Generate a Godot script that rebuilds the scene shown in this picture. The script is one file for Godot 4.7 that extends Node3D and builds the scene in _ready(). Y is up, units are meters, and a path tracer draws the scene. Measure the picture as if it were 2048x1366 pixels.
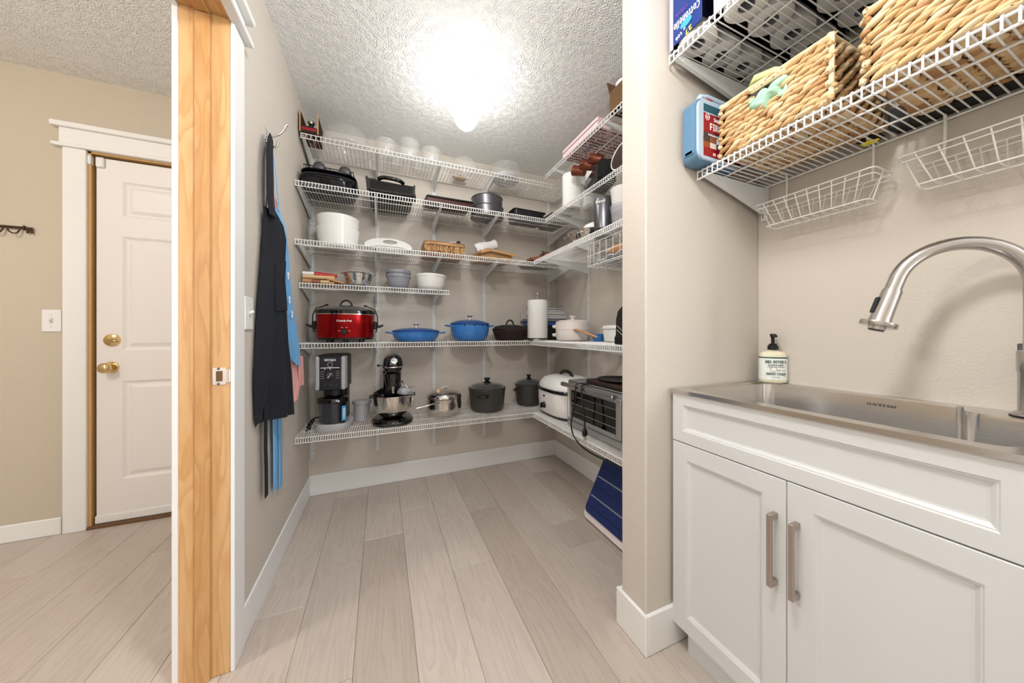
extends Node3D
# World frame: x to the right, y up, z = -d where d is the depth from the camera into the pantry.

const H := 2.425
const HH := 2.455
const XL := -0.441
const XR := 1.415
const DB := 2.42
const DH := 2.475
var M := {}
var rng := RandomNumberGenerator.new()
var used := {}

func V(x: float, y: float, d: float) -> Vector3:
	return Vector3(x, y, -d)

# ---------------------------------------------------------------- nodes
func tag(o: Node3D, label: String, category: String, group := "", kind := "") -> Node3D:
	if label: o.set_meta("label", label)
	if category: o.set_meta("category", category)
	if group: o.set_meta("group", group)
	if kind: o.set_meta("kind", kind)
	return o

func numbered(n: String) -> String:
	var k: int = used.get(n, 0)
	used[n] = k + 1
	return n if k == 0 else "%s_%03d" % [n, k]

func thing(called: String, label: String, category: String, at := Vector3.ZERO, turn := 0.0, group := "") -> Node3D:
	var o := Node3D.new()
	o.name = numbered(called)
	add_child(o, true)
	o.position = at
	o.rotation.y = turn
	tag(o, label, category, group)
	return o

func sub(called: String, label: String, parent: Node3D, at: Vector3) -> Node3D:
	var o := Node3D.new()
	o.name = called
	parent.add_child(o, true)
	o.position = at
	o.set_meta("label", label)
	return o

func put(called: String, mesh: Mesh, m: Material, parent: Node = null, at := Vector3.ZERO) -> MeshInstance3D:
	var o := MeshInstance3D.new()
	o.mesh = mesh
	o.material_override = m
	o.position = at
	if parent == null:
		o.name = numbered(called)
		add_child(o, true)
	else:
		o.name = called
		parent.add_child(o, true)
	return o

func part(called: String, st: SurfaceTool, m: Material, parent: Node = null, at := Vector3.ZERO) -> MeshInstance3D:
	return put(called, done(st), m, parent, at)

func struct(called: String, st: SurfaceTool, m: Material) -> MeshInstance3D:
	var o := put(called, done(st), m)
	o.set_meta("kind", "structure")
	return o

# ---------------------------------------------------------------- shapes
func S() -> SurfaceTool:
	var st := SurfaceTool.new()
	st.begin(Mesh.PRIMITIVE_TRIANGLES)
	st.set_smooth_group(-1)
	return st

func done(st: SurfaceTool) -> ArrayMesh:
	st.generate_normals()
	return st.commit()

func tri(st: SurfaceTool, a: Vector3, b: Vector3, c: Vector3) -> void:   # a b c counter-clockwise seen from outside
	st.add_vertex(a); st.add_vertex(c); st.add_vertex(b)

func quad(st: SurfaceTool, a: Vector3, b: Vector3, c: Vector3, d: Vector3) -> void:
	tri(st, a, b, c); tri(st, a, c, d)

func quv(st: SurfaceTool, p: Array, uv: Array) -> void:
	for i in [0, 2, 1, 0, 3, 2]:
		st.set_uv(uv[i]); st.add_vertex(p[i])

func box(st: SurfaceTool, c: Vector3, s: Vector3, b := 0.0, basis := Basis.IDENTITY) -> void:
	st.set_smooth_group(-1)
	var h := s / 2.0
	b = minf(b, minf(h.x, minf(h.y, h.z)) * 0.95)
	var f := func(x: float, y: float, z: float, k: int) -> Vector3:
		var v := Vector3(x * (h.x - (b if k != 0 else 0.0)), y * (h.y - (b if k != 1 else 0.0)), z * (h.z - (b if k != 2 else 0.0)))
		return c + basis * v
	for s1 in [-1.0, 1.0]:
		var p := [f.call(s1, -1.0, -1.0, 0), f.call(s1, 1.0, -1.0, 0), f.call(s1, 1.0, 1.0, 0), f.call(s1, -1.0, 1.0, 0)]
		if s1 < 0: p.reverse()
		quad(st, p[0], p[1], p[2], p[3])
		p = [f.call(-1.0, s1, -1.0, 1), f.call(-1.0, s1, 1.0, 1), f.call(1.0, s1, 1.0, 1), f.call(1.0, s1, -1.0, 1)]
		if s1 < 0: p.reverse()
		quad(st, p[0], p[1], p[2], p[3])
		p = [f.call(-1.0, -1.0, s1, 2), f.call(1.0, -1.0, s1, 2), f.call(1.0, 1.0, s1, 2), f.call(-1.0, 1.0, s1, 2)]
		if s1 < 0: p.reverse()
		quad(st, p[0], p[1], p[2], p[3])
	if b <= 0.0: return
	for s1 in [-1.0, 1.0]:
		for s2 in [-1.0, 1.0]:
			var flip: bool = s1 * s2 < 0
			var p := [f.call(s1, s2, -1.0, 0), f.call(s1, s2, -1.0, 1), f.call(s1, s2, 1.0, 1), f.call(s1, s2, 1.0, 0)]
			if flip: p.reverse()
			quad(st, p[0], p[1], p[2], p[3])
			p = [f.call(-1.0, s1, s2, 1), f.call(-1.0, s1, s2, 2), f.call(1.0, s1, s2, 2), f.call(1.0, s1, s2, 1)]
			if flip: p.reverse()
			quad(st, p[0], p[1], p[2], p[3])
			p = [f.call(s2, -1.0, s1, 2), f.call(s2, -1.0, s1, 0), f.call(s2, 1.0, s1, 0), f.call(s2, 1.0, s1, 2)]
			if flip: p.reverse()
			quad(st, p[0], p[1], p[2], p[3])
			for s3 in [-1.0, 1.0]:
				var t := [f.call(s1, s2, s3, 0), f.call(s1, s2, s3, 1), f.call(s1, s2, s3, 2)]
				if s1 * s2 * s3 < 0: t.reverse()
				tri(st, t[0], t[1], t[2])

func bx(st: SurfaceTool, x0: float, x1: float, y0: float, y1: float, d0: float, d1: float, b := 0.0) -> void:
	box(st, V((x0 + x1) / 2, (y0 + y1) / 2, (d0 + d1) / 2), Vector3(absf(x1 - x0), absf(y1 - y0), absf(d1 - d0)), b)

func arc(c: Vector3, u: Vector3, w: Vector3, a0: float, a1: float, n: int) -> Array:
	var o := []
	for i in n + 1:
		var a := lerpf(a0, a1, float(i) / n)
		o.append(c + u * cos(a) + w * sin(a))
	return o

func cr(p: Array, n := 5) -> Array:
	var o := []
	for i in p.size() - 1:
		var a: Vector3 = p[maxi(i - 1, 0)]
		var b: Vector3 = p[i]
		var c: Vector3 = p[i + 1]
		var d: Vector3 = p[mini(i + 2, p.size() - 1)]
		for k in n: o.append(b.cubic_interpolate(c, a, d, float(k) / n))
	o.append(p[-1])
	return o

func tube(st: SurfaceTool, pts: Array, r, sides := 8, closed := false, flat := 1.0, up := Vector3.ZERO) -> void:
	var n := pts.size()
	var rings := []
	var nrm := Vector3.ZERO
	for i in n:
		var a: Vector3 = pts[(i - 1 + n) % n] if closed or i > 0 else pts[i]
		var c: Vector3 = pts[(i + 1) % n] if closed or i < n - 1 else pts[i]
		var t := (c - a).normalized()
		if nrm == Vector3.ZERO:
			nrm = up if up != Vector3.ZERO else (Vector3.UP if absf(t.y) < 0.9 else Vector3.RIGHT)
		nrm = (nrm - t * nrm.dot(t)).normalized()
		var bi := t.cross(nrm)
		var rr: float = r[i] if r is Array else r
		var ring := []
		for k in sides:
			var an := TAU * k / sides
			ring.append(pts[i] + (nrm * cos(an) * flat + bi * sin(an)) * rr)
		rings.append(ring)
	st.set_smooth_group(1)
	for i in (n if closed else n - 1):
		var p: Array = rings[i]
		var q: Array = rings[(i + 1) % n]
		for k in sides:
			var l := (k + 1) % sides
			quad(st, p[k], p[l], q[l], q[k])
	if not closed:
		st.set_smooth_group(-1)
		for k in range(1, sides - 1):
			tri(st, rings[0][0], rings[0][k + 1], rings[0][k])
			tri(st, rings[n - 1][0], rings[n - 1][k], rings[n - 1][k + 1])
	st.set_smooth_group(-1)

# revolve a profile of Vector2(radius, height), bottom outside first; ex is the superellipse exponent
func lathe(st: SurfaceTool, prof: Array, segs := 36, sx := 1.0, sz := 1.0, ex := 2.0, off := Vector3.ZERO, basis := Basis.IDENTITY) -> void:
	var turn := 0.0
	for i in prof.size() - 1: turn += (prof[i] as Vector2).cross(prof[i + 1])
	if turn < 0.0:
		prof = prof.duplicate()
		prof.reverse()
	var dirs := []
	for k in segs:
		var a := TAU * k / segs
		var c := cos(a)
		var s := sin(a)
		var m := pow(pow(absf(c), ex) + pow(absf(s), ex), -1.0 / ex)
		dirs.append(Vector3(c * m * sx, 0, s * m * sz))
	var g := 1
	for i in prof.size() - 1:
		var p: Vector2 = prof[i]
		var q: Vector2 = prof[i + 1]
		if i > 0:
			var e: Vector2 = (p - prof[i - 1]).normalized()
			if e.dot((q - p).normalized()) < 0.75: g += 1
		st.set_smooth_group(g)
		for k in segs:
			var u: Vector3 = dirs[k]
			var w: Vector3 = dirs[(k + 1) % segs]
			var a := off + basis * (u * p.x + Vector3(0, p.y, 0))
			var b := off + basis * (w * p.x + Vector3(0, p.y, 0))
			var c := off + basis * (w * q.x + Vector3(0, q.y, 0))
			var d := off + basis * (u * q.x + Vector3(0, q.y, 0))
			if p.x > 1e-6: tri(st, a, c, b)
			if q.x > 1e-6: tri(st, a, d, c)
	st.set_smooth_group(-1)

func R(a: Array) -> Array:   # flat list r,y,r,y... to points
	var o := []
	for i in range(0, a.size(), 2): o.append(Vector2(a[i], a[i + 1]))
	return o

func ball(st: SurfaceTool, c: Vector3, r: Vector3, seg := 16, ringn := 10, basis := Basis.IDENTITY) -> void:
	var pr := []
	for i in ringn + 1:
		var a := -PI / 2 + PI * i / ringn
		pr.append(Vector2(maxf(0.0, cos(a)), sin(a)))
	pr[0].x = 0.0; pr[ringn].x = 0.0
	lathe(st, pr, seg, 1, 1, 2.0, c, basis * Basis.from_scale(r))

func cyl(st: SurfaceTool, a: Vector3, b: Vector3, r: float, sides := 20, r2 := -1.0, bev := 0.0) -> void:
	var up := (b - a).normalized()
	var x := up.cross(Vector3.FORWARD if absf(up.z) < 0.9 else Vector3.RIGHT).normalized()
	var bs := Basis(x, up, x.cross(up))
	var h := a.distance_to(b)
	var q := r if r2 < 0 else r2
	if bev > 0: lathe(st, R([0, 0, r - bev, 0, r, bev, q, h - bev, q - bev, h, 0, h]), sides, 1, 1, 2.0, a, bs)
	else: lathe(st, R([0, 0, r, 0, q, h, 0, h]), sides, 1, 1, 2.0, a, bs)

func prism(st: SurfaceTool, poly: PackedVector2Array, z0: float, z1: float, x := Transform3D.IDENTITY, smooth := false) -> void:
	if Geometry2D.is_polygon_clockwise(poly): poly.reverse()
	var t := Geometry2D.triangulate_polygon(poly)
	st.set_smooth_group(-1)
	for i in range(0, t.size(), 3):
		var a := poly[t[i]]
		var b := poly[t[i + 1]]
		var c := poly[t[i + 2]]
		if (b - a).cross(c - a) < 0:
			var e := b
			b = c
			c = e
		tri(st, x * Vector3(a.x, a.y, z1), x * Vector3(b.x, b.y, z1), x * Vector3(c.x, c.y, z1))
		tri(st, x * Vector3(a.x, a.y, z0), x * Vector3(c.x, c.y, z0), x * Vector3(b.x, b.y, z0))
	st.set_smooth_group(1 if smooth else -1)
	for i in poly.size():
		var a := poly[i]
		var b := poly[(i + 1) % poly.size()]
		quad(st, x * Vector3(a.x, a.y, z0), x * Vector3(b.x, b.y, z0), x * Vector3(b.x, b.y, z1), x * Vector3(a.x, a.y, z1))
	st.set_smooth_group(-1)

func rrect(cx: float, cy: float, w: float, h: float, r: float, n := 5) -> PackedVector2Array:
	var o := PackedVector2Array()
	for k in 4:
		var c := Vector2(cx + (w / 2 - r) * [1, -1, -1, 1][k], cy + (h / 2 - r) * [1, 1, -1, -1][k])
		for i in n + 1:
			var a := PI / 2 * (k + float(i) / n)
			o.append(c + Vector2(cos(a), sin(a)) * r)
	return o

# rectangle in the local XY plane with a stepped moulding: prof is inset, z, inset, z ...; the last one is filled
func panel(st: SurfaceTool, cx: float, cy: float, w: float, h: float, prof: Array, fill := true) -> void:
	st.set_smooth_group(-1)
	var cr := func(i: float, z: float) -> Array:
		var x := w / 2 - i
		var y := h / 2 - i
		return [Vector3(cx - x, cy - y, z), Vector3(cx + x, cy - y, z), Vector3(cx + x, cy + y, z), Vector3(cx - x, cy + y, z)]
	for k in range(0, prof.size() - 2, 2):
		var a: Array = cr.call(prof[k], prof[k + 1])
		var b: Array = cr.call(prof[k + 2], prof[k + 3])
		for e in 4:
			var f := (e + 1) % 4
			quad(st, a[e], a[f], b[f], b[e])
	if fill:
		var c: Array = cr.call(prof[-2], prof[-1])
		quad(st, c[0], c[1], c[2], c[3])

# a cloth sheet: f(u, v) gives a point; two skins t apart
func sheet(st: SurfaceTool, f: Callable, nu: int, nv: int, t := 0.002) -> void:
	var g := []
	for j in nv + 1:
		var row := []
		for i in nu + 1: row.append(f.call(float(i) / nu, float(j) / nv))
		g.append(row)
	var back := []
	for j in nv + 1:
		var row := []
		for i in nu + 1:
			var du: Vector3 = g[j][mini(i + 1, nu)] - g[j][maxi(i - 1, 0)]
			var dv: Vector3 = g[mini(j + 1, nv)][i] - g[maxi(j - 1, 0)][i]
			row.append(g[j][i] - du.cross(dv).normalized() * t)
		back.append(row)
	st.set_smooth_group(1)
	for j in nv:
		for i in nu:
			quad(st, g[j][i], g[j][i + 1], g[j + 1][i + 1], g[j + 1][i])
	st.set_smooth_group(2)
	for j in nv:
		for i in nu:
			quad(st, back[j][i], back[j + 1][i], back[j + 1][i + 1], back[j][i + 1])
	st.set_smooth_group(-1)
	for i in nu:
		quad(st, back[0][i], back[0][i + 1], g[0][i + 1], g[0][i])
		quad(st, g[nv][i], g[nv][i + 1], back[nv][i + 1], back[nv][i])
	for j in nv:
		quad(st, g[j][0], g[j + 1][0], back[j + 1][0], back[j][0])
		quad(st, back[j][nu], back[j + 1][nu], g[j + 1][nu], g[j][nu])

func words(called: String, text: String, height: float, m: Material, parent: Node, at: Vector3, turn := Vector3.ZERO, bold := true, squeeze := 1.0) -> MeshInstance3D:
	var t := TextMesh.new()
	var f := SystemFont.new()
	f.font_names = PackedStringArray(["Droid Sans"])
	f.font_weight = 700 if bold else 400
	t.font = f
	t.font_size = 32
	t.text = text
	t.pixel_size = height / 23.0
	t.depth = 0.0006
	t.curve_step = 2.0
	var o := put(called, t, m, parent, at)
	o.rotation = turn
	o.scale = Vector3(squeeze, 1, 1)
	return o

# ---------------------------------------------------------------- materials
func mat(name: String, c: Color, rough := 0.6, metal := 0.0, more := {}) -> StandardMaterial3D:
	var m := StandardMaterial3D.new()
	m.resource_name = name
	m.albedo_color = c
	m.roughness = rough
	m.metallic = metal
	for k in more: m.set(k, more[k])
	M[name] = m
	return m

func noise(w: int, h: int, freq: float, sd: int, type := 1, oct := 3, w2 := 0, h2 := 0) -> Image:
	var n := FastNoiseLite.new()
	n.noise_type = type
	n.seed = sd
	n.frequency = freq
	n.fractal_octaves = oct
	if type == FastNoiseLite.TYPE_CELLULAR:
		n.cellular_return_type = FastNoiseLite.RETURN_DISTANCE
		n.fractal_type = FastNoiseLite.FRACTAL_NONE
	var im := n.get_seamless_image(w, h, false, false, 0.15, true)
	im.convert(Image.FORMAT_L8)
	if w2: im.resize(w2, h2, Image.INTERPOLATE_CUBIC)
	return im

func tex(im: Image) -> ImageTexture:
	return ImageTexture.create_from_image(im)

# wood: u runs along the grain
func wood(w: int, h: int, sd: int, a: Color, b: Color, c: Color, rings: float, fine: float) -> ImageTexture:
	var warp := noise(w / 8, h, 0.012, sd, 1, 2, w, h).get_data()
	var fib := noise(w / 16, h, 0.35, sd + 5, 1, 2, w, h).get_data()
	var blot := noise(w / 8, h / 4, 0.04, sd + 9, 1, 2, w, h).get_data()
	var o := PackedByteArray()
	o.resize(w * h * 3)
	for y in h:
		for x in w:
			var i := y * w + x
			var q := float(y) / h * rings + warp[i] / 255.0 * rings * 1.1
			var r := q - floorf(q)
			r = r * r * (1.0 - smoothstep(0.86, 1.0, r))
			var k := clampf(r * 0.75 + (fib[i] / 255.0 - 0.5) * fine, 0.0, 1.0)
			var col := a.lerp(b, k).lerp(c, clampf((blot[i] / 255.0 - 0.45) * 1.3, 0, 0.6))
			o[i * 3] = int(clampf(col.r, 0, 1) * 255); o[i * 3 + 1] = int(clampf(col.g, 0, 1) * 255); o[i * 3 + 2] = int(clampf(col.b, 0, 1) * 255)
	return tex(Image.create_from_data(w, h, false, Image.FORMAT_RGB8, o))

func tri_map(m: StandardMaterial3D, scale: float, world := true) -> void:
	m.uv1_triplanar = true
	m.uv1_world_triplanar = world
	m.uv1_scale = Vector3.ONE * scale

func bump(m: StandardMaterial3D, im: Image, depth_cm: float, scale: float, world := true) -> void:
	m.heightmap_enabled = true
	m.heightmap_texture = tex(im)
	m.heightmap_scale = depth_cm
	tri_map(m, scale, world)

func materials() -> void:
	var peel := noise(512, 512, 0.09, 3, 1, 2)
	for k in [["wall", Color(0.80, 0.770, 0.730)], ["hall_wall_warm_lit", Color(0.770, 0.728, 0.655)]]:  # hall tone set tanner, standing in for the warmer hall light
		bump(mat(k[0], k[1], 0.62), peel, 0.06, 2.2)
	mat("trim", Color(0.925, 0.925, 0.92), 0.38)
	mat("door", Color(0.925, 0.91, 0.90), 0.42)
	var pop := noise(1024, 1024, 0.135, 11, FastNoiseLite.TYPE_CELLULAR)
	var clump := noise(1024, 1024, 0.02, 12, 1, 3).get_data()
	var pd := pop.get_data()
	for i in pd.size():
		var v := 1.0 - pd[i] / 255.0
		pd[i] = int(clampf(v * v * 255.0 * clampf(clump[i] / 255.0 * 2.2 - 0.35, 0.15, 1.0), 0, 255))
	pop = Image.create_from_data(1024, 1024, false, Image.FORMAT_L8, pd)
	bump(mat("ceiling", Color(0.94, 0.943, 0.94), 0.9), pop, 0.48, 1.05)
	# floor planks: one grain, six tones
	var fg := wood(1024, 256, 21, Color(0.835, 0.800, 0.768), Color(0.745, 0.706, 0.672), Color(0.80, 0.768, 0.735), 2.6, 0.75)
	var tones := [Color(0.95, 0.94, 0.93), Color(0.98, 0.975, 0.97), Color(0.95, 0.945, 0.935), Color(0.96, 0.945, 0.93), Color(0.915, 0.90, 0.885), Color(1, 0.995, 0.99)]
	for i in 6: mat("plank%d" % i, tones[i] * Color(0.96, 0.95, 0.945), 0.42, 0.0, {"albedo_texture": fg})
	mat("subfloor", Color(0.33, 0.30, 0.27), 0.9)
	var jw := wood(1024, 256, 40, Color(0.845, 0.695, 0.50), Color(0.735, 0.555, 0.345), Color(0.79, 0.61, 0.40), 2.2, 0.5)
	mat("jamb", Color(0.99, 0.97, 0.95), 0.45, 0.0, {"albedo_texture": jw})
	mat("stop_wood", Color(0.93, 0.88, 0.82), 0.45, 0.0, {"albedo_texture": jw})
	mat("raw_wood", Color(0.78, 0.62, 0.40), 0.7)
	mat("dark_gap", Color(0.25, 0.13, 0.07), 0.8)
	mat("wire", Color(0.93, 0.93, 0.925), 0.35)
	mat("steel_white", Color(0.90, 0.91, 0.91), 0.38)
	mat("cabinet", Color(0.83, 0.838, 0.842), 0.4)
	mat("switch_grey", Color(0.75, 0.75, 0.74), 0.6)  # pale grey of the switch surrounds and screws
	mat("nickel", Color(0.70, 0.66, 0.63), 0.3, 1.0)
	var br := noise(16, 256, 0.4, 31, 1, 2, 512, 256)
	var sk := mat("sink", Color(0.80, 0.79, 0.78), 0.2, 1.0)
	bump(sk, br, 0.012, 3.0)
	mat("faucet", Color(0.75, 0.74, 0.73), 0.24, 1.0)
	mat("chrome", Color(0.88, 0.88, 0.88), 0.07, 1.0)
	mat("polished", Color(0.80, 0.78, 0.76), 0.12, 1.0)
	mat("brass", Color(0.86, 0.76, 0.55), 0.14, 1.0)
	mat("bronze", Color(0.28, 0.17, 0.13), 0.5, 0.4)
	mat("satin_plate", Color(0.83, 0.79, 0.75), 0.35, 0.85)
	mat("plastic_white", Color(0.92, 0.915, 0.91), 0.35)
	mat("black_gloss", Color(0.015, 0.015, 0.02), 0.08, 0.0, {"metallic_specular": 0.6})
	mat("black_plastic", Color(0.035, 0.035, 0.04), 0.4)
	mat("black_matte", Color(0.05, 0.05, 0.052), 0.65)
	mat("enamel_navy", Color(0.03, 0.035, 0.07), 0.12)
	mat("anodised", Color(0.27, 0.262, 0.25), 0.45, 0.35)
	mat("oven_steel", Color(0.60, 0.60, 0.60), 0.38, 0.45)
	mat("grey_metal", Color(0.42, 0.42, 0.44), 0.3, 0.85)
	mat("dark_metal", Color(0.25, 0.25, 0.27), 0.35, 0.8)
	mat("cast_iron", Color(0.11, 0.095, 0.088), 0.6, 0.25)
	mat("rust_iron", Color(0.18, 0.105, 0.085), 0.6, 0.2)
	mat("red_metal", Color(0.60, 0.035, 0.05), 0.22, 0.75)
	mat("blue_enamel", Color(0.22, 0.47, 0.76), 0.1)
	mat("blue_dark", Color(0.13, 0.29, 0.54), 0.12)
	mat("ceramic", Color(0.92, 0.92, 0.905), 0.12)
	mat("ceramic_grey", Color(0.55, 0.56, 0.59), 0.2)
	mat("cream", Color(0.90, 0.87, 0.85), 0.35)
	mat("glass", Color(0.97, 0.98, 0.98, 0.10), 0.04, 0.0, {"transparency": BaseMaterial3D.TRANSPARENCY_ALPHA, "cull_mode": BaseMaterial3D.CULL_DISABLED})
	mat("smoked", Color(0.25, 0.27, 0.33, 0.45), 0.05, 0.0, {"transparency": BaseMaterial3D.TRANSPARENCY_ALPHA})
	mat("lid_glass", Color(0.42, 0.43, 0.42, 0.35), 0.04, 0.0, {"transparency": BaseMaterial3D.TRANSPARENCY_ALPHA})
	mat("pint_clear", Color(0.80, 0.80, 0.83, 0.35), 0.08, 0.0, {"transparency": BaseMaterial3D.TRANSPARENCY_ALPHA})
	mat("oven_glass", Color(0.10, 0.10, 0.10, 0.35), 0.04, 0.0, {"transparency": BaseMaterial3D.TRANSPARENCY_ALPHA})
	mat("silver_plastic", Color(0.74, 0.75, 0.77), 0.35, 0.3)
	mat("paper", Color(0.94, 0.94, 0.93), 0.85)
	mat("kraft", Color(0.74, 0.58, 0.40), 0.8)
	mat("brown_card", Color(0.42, 0.31, 0.20), 0.85)
	mat("dark_card", Color(0.16, 0.10, 0.075), 0.85)
	mat("light_wood", Color(0.86, 0.72, 0.54), 0.55)
	mat("tan_wood", Color(0.74, 0.55, 0.38), 0.5)
	mat("red_paint", Color(0.72, 0.14, 0.12), 0.4)
	mat("leather", Color(0.56, 0.33, 0.22), 0.5)
	mat("terracotta", Color(0.60, 0.30, 0.18), 0.4)
	mat("toaster_body", Color(0.20, 0.20, 0.21), 0.18, 0.5)
	mat("print_red", Color(0.42, 0.12, 0.13), 0.7)
	mat("copper", Color(0.44, 0.23, 0.15), 0.35, 0.5)
	mat("cork_dark", Color(0.33, 0.26, 0.21), 0.7)
	mat("white_ink", Color(0.93, 0.93, 0.93), 0.5)
	mat("dark_ink", Color(0.08, 0.10, 0.13), 0.6)
	mat("green_ink", Color(0.08, 0.26, 0.23), 0.5)
	mat("red_ink", Color(0.70, 0.20, 0.18), 0.5)
	mat("crimson", Color(0.58, 0.07, 0.12), 0.35)
	mat("label_grey", Color(0.25, 0.23, 0.24), 0.4)
	mat("yellow_ink", Color(0.93, 0.86, 0.25), 0.5)
	mat("sky_ink", Color(0.25, 0.62, 0.85), 0.4)
	mat("purple_ink", Color(0.42, 0.25, 0.60), 0.5)
	mat("film_blue", Color(0.06, 0.19, 0.48), 0.2)
	mat("film_lilac", Color(0.72, 0.68, 0.82), 0.25)
	mat("film_dark", Color(0.03, 0.035, 0.08), 0.2)
	mat("film_green", Color(0.16, 0.50, 0.20), 0.25)
	mat("kit_blue", Color(0.34, 0.50, 0.62), 0.35)
	mat("kit_clear", Color(0.72, 0.80, 0.88), 0.3)
	mat("kit_teal", Color(0.18, 0.36, 0.42), 0.4)
	mat("soap", Color(0.90, 0.88, 0.78), 0.12, 0.0, {"subsurf_scatter_enabled": true, "subsurf_scatter_strength": 0.2})
	mat("label_white", Color(0.93, 0.955, 0.94), 0.45)
	mat("mint", Color(0.70, 0.88, 0.78), 0.6)
	mat("pale_green", Color(0.86, 0.89, 0.62), 0.6)
	mat("orange", Color(0.93, 0.66, 0.24), 0.5)
	mat("floral", Color(0.93, 0.84, 0.68), 0.7)
	mat("lamp_glass", Color(0.97, 0.97, 0.95), 0.25, 0.0, {"emission_enabled": true, "emission": Color(1, 0.985, 0.95), "emission_energy_multiplier": 2.6})
	mat("lamp_out", Color(0.97, 0.97, 0.95), 0.25, 0.0, {"emission_enabled": true, "emission": Color(1, 0.97, 0.92), "emission_energy_multiplier": 1.5})
	var weave := noise(256, 256, 0.5, 51, 1, 2)
	var dn := mat("denim_black", Color(0.045, 0.062, 0.105), 0.9)
	bump(dn, weave, 0.03, 6.0)
	mat("denim_edge", Color(0.02, 0.022, 0.03), 0.9)
	var bl := mat("cotton_blue", Color(0.44, 0.68, 0.88), 0.85)
	bump(bl, weave, 0.03, 6.0)
	var gi := Image.create(64, 64, false, Image.FORMAT_RGB8)
	for y in 64:
		for x in 64:
			var a := int(x / 32) + int(y / 32)
			gi.set_pixel(x, y, [Color(0.96, 0.90, 0.88), Color(0.92, 0.66, 0.64), Color(0.84, 0.38, 0.38)][a])
	var gm := mat("gingham", Color.WHITE, 0.85, 0.0, {"albedo_texture": tex(gi)})
	tri_map(gm, 150.0)
	var ti := Image.create(64, 16, false, Image.FORMAT_RGB8)
	for x in 64:
		var c := Color(0.86, 0.84, 0.82)
		if x % 32 < 7: c = Color(0.24, 0.26, 0.31)
		elif x % 32 > 15 and x % 32 < 21: c = Color(0.52, 0.54, 0.57)
		ti.fill_rect(Rect2i(x, 0, 1, 16), c)
	mat("towel_stripe", Color.WHITE, 0.9, 0.0, {"albedo_texture": tex(ti)})
	mat("towel_plain", Color(0.84, 0.79, 0.75), 0.9)
	var hy := [Color(0.86, 0.75, 0.58), Color(0.80, 0.66, 0.47), Color(0.90, 0.82, 0.67), Color(0.70, 0.53, 0.35), Color(0.84, 0.71, 0.52), Color(0.58, 0.40, 0.25)]
	var fibre := noise(32, 256, 0.3, 61, 1, 2, 256, 256)
	for i in 6: bump(mat("reed%d" % i, hy[i], 0.55), fibre, 0.07, 6.0)
	mat("gap_dark", Color(0.30, 0.20, 0.12), 0.9)  # dark backing that shows in the gaps between strands
	mat("stool_blue", Color(0.05, 0.145, 0.36), 0.5)
	mat("stool_groove", Color(0.02, 0.05, 0.15), 0.6)
	mat("stool_white", Color(0.86, 0.82, 0.82), 0.5)
	mat("tray_red", Color(0.24, 0.095, 0.07), 0.35, 0.3)
	mat("pink_card", Color(0.93, 0.82, 0.82), 0.7)
	mat("paper_mix", Color(0.86, 0.88, 0.92), 0.8)
	mat("pasta", Color(0.70, 0.60, 0.46), 0.6)

func _ready() -> void:
	rng.seed = 7
	var cam := Camera3D.new()
	cam.name = "camera"
	cam.projection = Camera3D.PROJECTION_FRUSTUM
	cam.near = 0.05
	cam.far = 40.0
	cam.size = 2.0 * 0.05 * 683.0 / 630.0
	cam.frustum_offset = Vector2(0, -0.05 * 17.0 / 630.0)
	cam.position = Vector3(0, 1.07, 0)
	cam.rotation.y = -deg_to_rad(22.5)
	add_child(cam)
	cam.current = true
	var we := WorldEnvironment.new()
	we.name = "world"
	var env := Environment.new()
	env.background_mode = Environment.BG_SKY
	var sky := Sky.new()
	var sm := ProceduralSkyMaterial.new()
	sm.sky_top_color = Color(0.45, 0.62, 0.85)
	sm.sky_horizon_color = Color(0.80, 0.86, 0.92)
	sm.ground_bottom_color = Color(0.35, 0.34, 0.32)
	sm.ground_horizon_color = Color(0.70, 0.72, 0.74)
	sky.sky_material = sm
	env.sky = sky
	env.tonemap_mode = Environment.TONE_MAPPER_LINEAR
	env.tonemap_exposure = 1.03
	env.sdfgi_enabled = true
	env.ssao_enabled = true
	env.ssil_enabled = true
	we.environment = env
	add_child(we)
	# pantry bulb, unseen ceiling lights for this room and the hall, added daylight fill
	omni("pantry_lamp_light", Vector3(0.42, 2.205, -1.66), Color(1.0, 0.99, 0.97), 0.165, 0.05)
	omni("unseen_ceiling_light", Vector3(0.20, 2.255, -0.32), Color(1.0, 0.995, 0.99), 1.10, 0.10)  # out of view, placed to light the niche and pantry
	omni("unseen_hall_light", Vector3(-1.65, 2.27, -0.75), Color(1.0, 0.965, 0.93), 1.16, 0.12)  # out of view, placed to light the hall
	area("added_daylight_fill", Vector3(XR - 0.03, 1.45, 0.87), Vector2(1.05, 1.15), PI / 2, Color(0.98, 0.99, 1.0), 3.2)  # added fill out of view, brightens the left wall
	area("added_hall_fill", Vector3(-1.7, 1.4, 1.57), Vector2(1.2, 1.3), 0.0, Color(1.0, 0.985, 0.965), 2.0)  # added fill for the hall, out of view
	materials()
	shell()
	floor_planks()
	hall_door()
	doorway()
	lamps()
	pantry_shelves()
	niche()
	left_wall_things()
	hall_things()
	items_bottom()
	items_counter()
	items_middle()
	items_high()
	items_right()

func omni(n: String, p: Vector3, c: Color, e: float, size: float) -> void:
	var l := OmniLight3D.new()
	l.name = n
	l.position = p
	l.light_color = c
	l.light_energy = e
	l.light_size = size
	l.omni_range = 9.0
	l.omni_attenuation = 2.0
	l.shadow_enabled = true
	add_child(l)

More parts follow.
